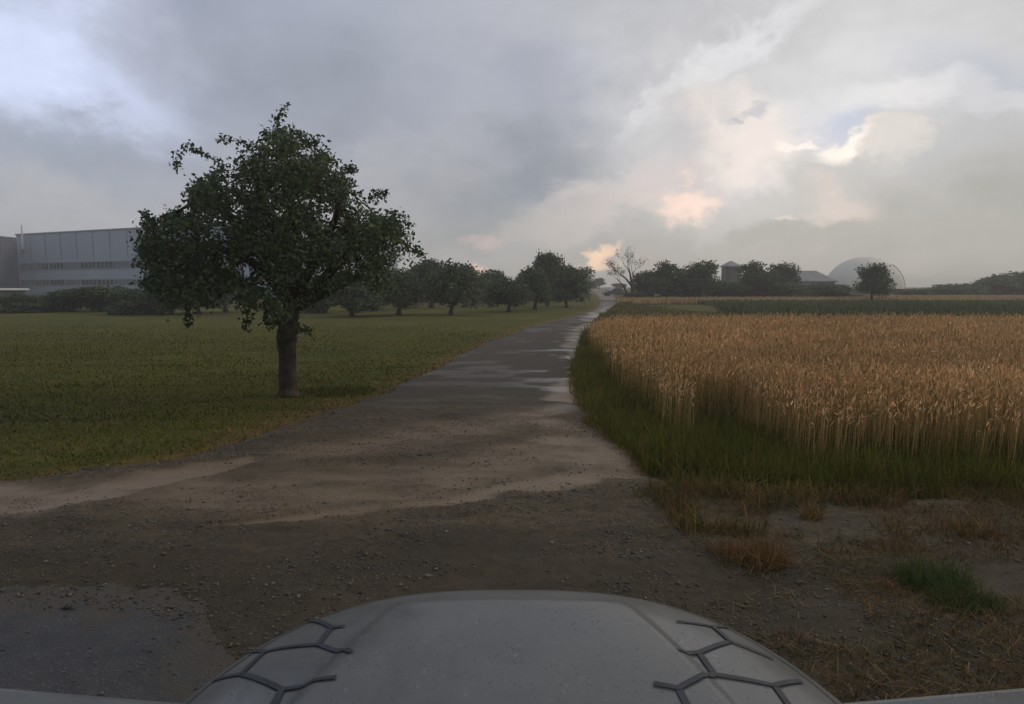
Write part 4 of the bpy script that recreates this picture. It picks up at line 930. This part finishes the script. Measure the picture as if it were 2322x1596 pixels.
# front and sides: rings falling from the bonnet edge
rings = [(1.0, .0, None), (1.012, 0, .95), (1.035, 0, .86), (1.05, 0, .72), (1.055, 0, .55), (1.06, 0, .42), (1.05, 0, .28), (1.0, 0, .20)]; V = []
for k, (s_, _, z) in enumerate(rings):
    for j in range(nt + 1):
        a_ = math.pi * j / nt; c_, q = math.cos(a_), math.sin(a_); x0_ = HW * math.copysign(abs(c_) ** (2 / NE), c_); y0_ = HL * abs(q) ** (2 / NE)
        V.append((x0_ * s_, Y0 + y0_ * s_, hood_z(x0_, Y0 + y0_) - .004 if z is None else z))
Fq = [(k * (nt + 1) + j, (k + 1) * (nt + 1) + j, (k + 1) * (nt + 1) + j + 1, k * (nt + 1) + j + 1) for k in range(len(rings) - 1) for j in range(nt)]
link('front_panel', np_mesh('front_panel', V, Fq, M_body, smooth=True), root)
s_ = MB(); profile(s_, [(-2.9, .3), (-2.95, .9), (-2.8, 1.05), (.9, 1.06), (.9, .3)], 1.70); s_.build('body', M_body, root, bevel=.04)
s_ = MB(); s_.add([(-.72, .86, 1.10), (.72, .86, 1.10), (.60, .08, 1.70), (-.60, .08, 1.70), (-.78, -2.7, 1.05), (.78, -2.7, 1.05), (.60, -2.4, 1.70), (-.60, -2.4, 1.70)],
    [(0, 1, 2, 3), (1, 5, 6, 2), (5, 4, 7, 6), (4, 0, 3, 7), (3, 2, 6, 7)]); s_.build('glasshouse', M_glass, root, bevel=.03)
s_ = MB(); s_.box((0, -1.2, 1.735), (1.18, 2.5, .07), taper=.93); s_.build('roof', M_body, root, bevel=.02)
for sx_ in (-1, 1):
    s_ = MB(); s_.add([(sx_ * .66, 1.30, 1.150), (sx_ * 1.30, 1.26, 1.235), (sx_ * 1.30, 1.02, 1.235), (sx_ * .66, 1.05, 1.150), (sx_ * .68, 1.27, 1.06), (sx_ * 1.28, 1.23, 1.0), (sx_ * 1.28, 1.06, 1.0), (sx_ * .68, 1.09, 1.06)],
        [(0, 1, 2, 3), (7, 6, 5, 4), (0, 4, 5, 1), (1, 5, 6, 2), (2, 6, 7, 3), (3, 7, 4, 0)] if sx_ < 0 else [(3, 2, 1, 0), (4, 5, 6, 7), (1, 5, 4, 0), (2, 6, 5, 1), (3, 7, 6, 2), (0, 4, 7, 3)])
    s_.build('side_mirror', M_body, root, bevel=.02)
    hl = MB(); hl.tube([(sx_ * .60, 1.83, .72), (sx_ * .62, 2.06, .72)], [.10, .11], 20); hl.build('headlight', M_white, root, smooth=False)
    for wy in (1.25, -2.1):
        wb = MB(); wb.tube([(sx_ * .72, wy, .31), (sx_ * .89, wy, .31)], [.31, .31], 28); w_o = wb.build('wheel', M_ty, root)
        hb = MB(); hb.tube([(sx_ * .885, wy, .31), (sx_ * .90, wy, .31)], [.18, .17], 20); hb.build('hubcap', M_white, w_o)
s_ = MB(); s_.box((0, 2.10, .40), (.9, .03, .12)); s_.build('grille', M_black, root)
def hood_hit(px, py):
    d = ray(px, py); z = 1.1
    for _ in range(25): t_ = (z - EYE) / d[2]; z = 0.5 * z + 0.5 * hood_z(d[0] * t_, d[1] * t_)
    t_ = (z - EYE) / d[2]; return d[0] * t_, d[1] * t_
def tape(pts, segs, w):
    mb_ = MB(); P3 = [hood_hit(*p) for p in pts]
    for n_, (i, j) in enumerate(segs):
        a_, b_ = np.array(P3[i]), np.array(P3[j]); L_ = np.linalg.norm(b_ - a_); d = (b_ - a_) / L_; nrm = np.array([-d[1], d[0]]) * w / 2
        m_ = max(3, int(L_ / .02)); vs = []; fs = []; lift = .0035 + .0004 * (n_ % 3)
        for k in range(m_ + 1):
            c_ = a_ - d * w * .3 + (b_ - a_ + d * w * .6) * k / m_
            for sg in (-1, 0, 1):
                q = c_ + nrm * sg; r_q = hood_r(q[0], q[1])
                if r_q > .99: q = np.array([q[0] * .99 / r_q, Y0 + (q[1] - Y0) * .99 / r_q])
                vs.append((q[0], q[1], hood_z(q[0], q[1]) + lift))
        for k in range(m_):
            for s2 in (0, 1): fs.append((k * 3 + s2, (k + 1) * 3 + s2, (k + 1) * 3 + s2 + 1, k * 3 + s2 + 1))
        mb_.add(vs, fs)
    mb_.build('hexagon_tape', M_tape, root)
tape([(706, 1394), (686, 1409), (752, 1424), (777, 1422), (721, 1463), (795, 1479), (600, 1479), (552, 1474), (546, 1530), (484, 1545), (639, 1565), (757, 1538), (600, 1640)],
     [(0, 1), (1, 2), (2, 3), (2, 4), (4, 5), (4, 6), (6, 7), (6, 8), (8, 9), (8, 10), (10, 11), (10, 12)], .0155)
tape([(1538, 1410), (1616, 1422), (1652, 1425), (1656, 1456), (1584, 1481), (1543, 1475), (1749, 1494), (1620, 1531), (1538, 1562), (1486, 1552), (1580, 1645), (1756, 1556), (1815, 1547), (1820, 1645)],
     [(0, 1), (1, 2), (1, 3), (3, 4), (4, 5), (3, 6), (4, 7), (7, 8), (8, 9), (8, 10), (7, 11), (11, 12), (11, 13)], .0155)

# ------------------------------------------------------------------ damp air
m = bpy.data.materials.new('damp_air'); m.use_nodes = True; t = NT(m.node_tree); t.n.remove(t.n['Principled BSDF'])
pv_ = t.new('ShaderNodeVolumePrincipled'); pv_.inputs['Color'].default_value = (0.95, 0.94, 0.92, 1); pv_.inputs['Density'].default_value = 0.0013
pv_.inputs['Anisotropy'].default_value = 0.2
t.l.new(pv_.outputs[0], t.n['Material Output'].inputs['Volume'])
s_ = MB(); s_.box((0, 740, 7.0), (3100, 1700, 16.5)); o = s_.build('haze', m); tag(o, 'thin damp haze over the fields', 'haze', kind='stuff')
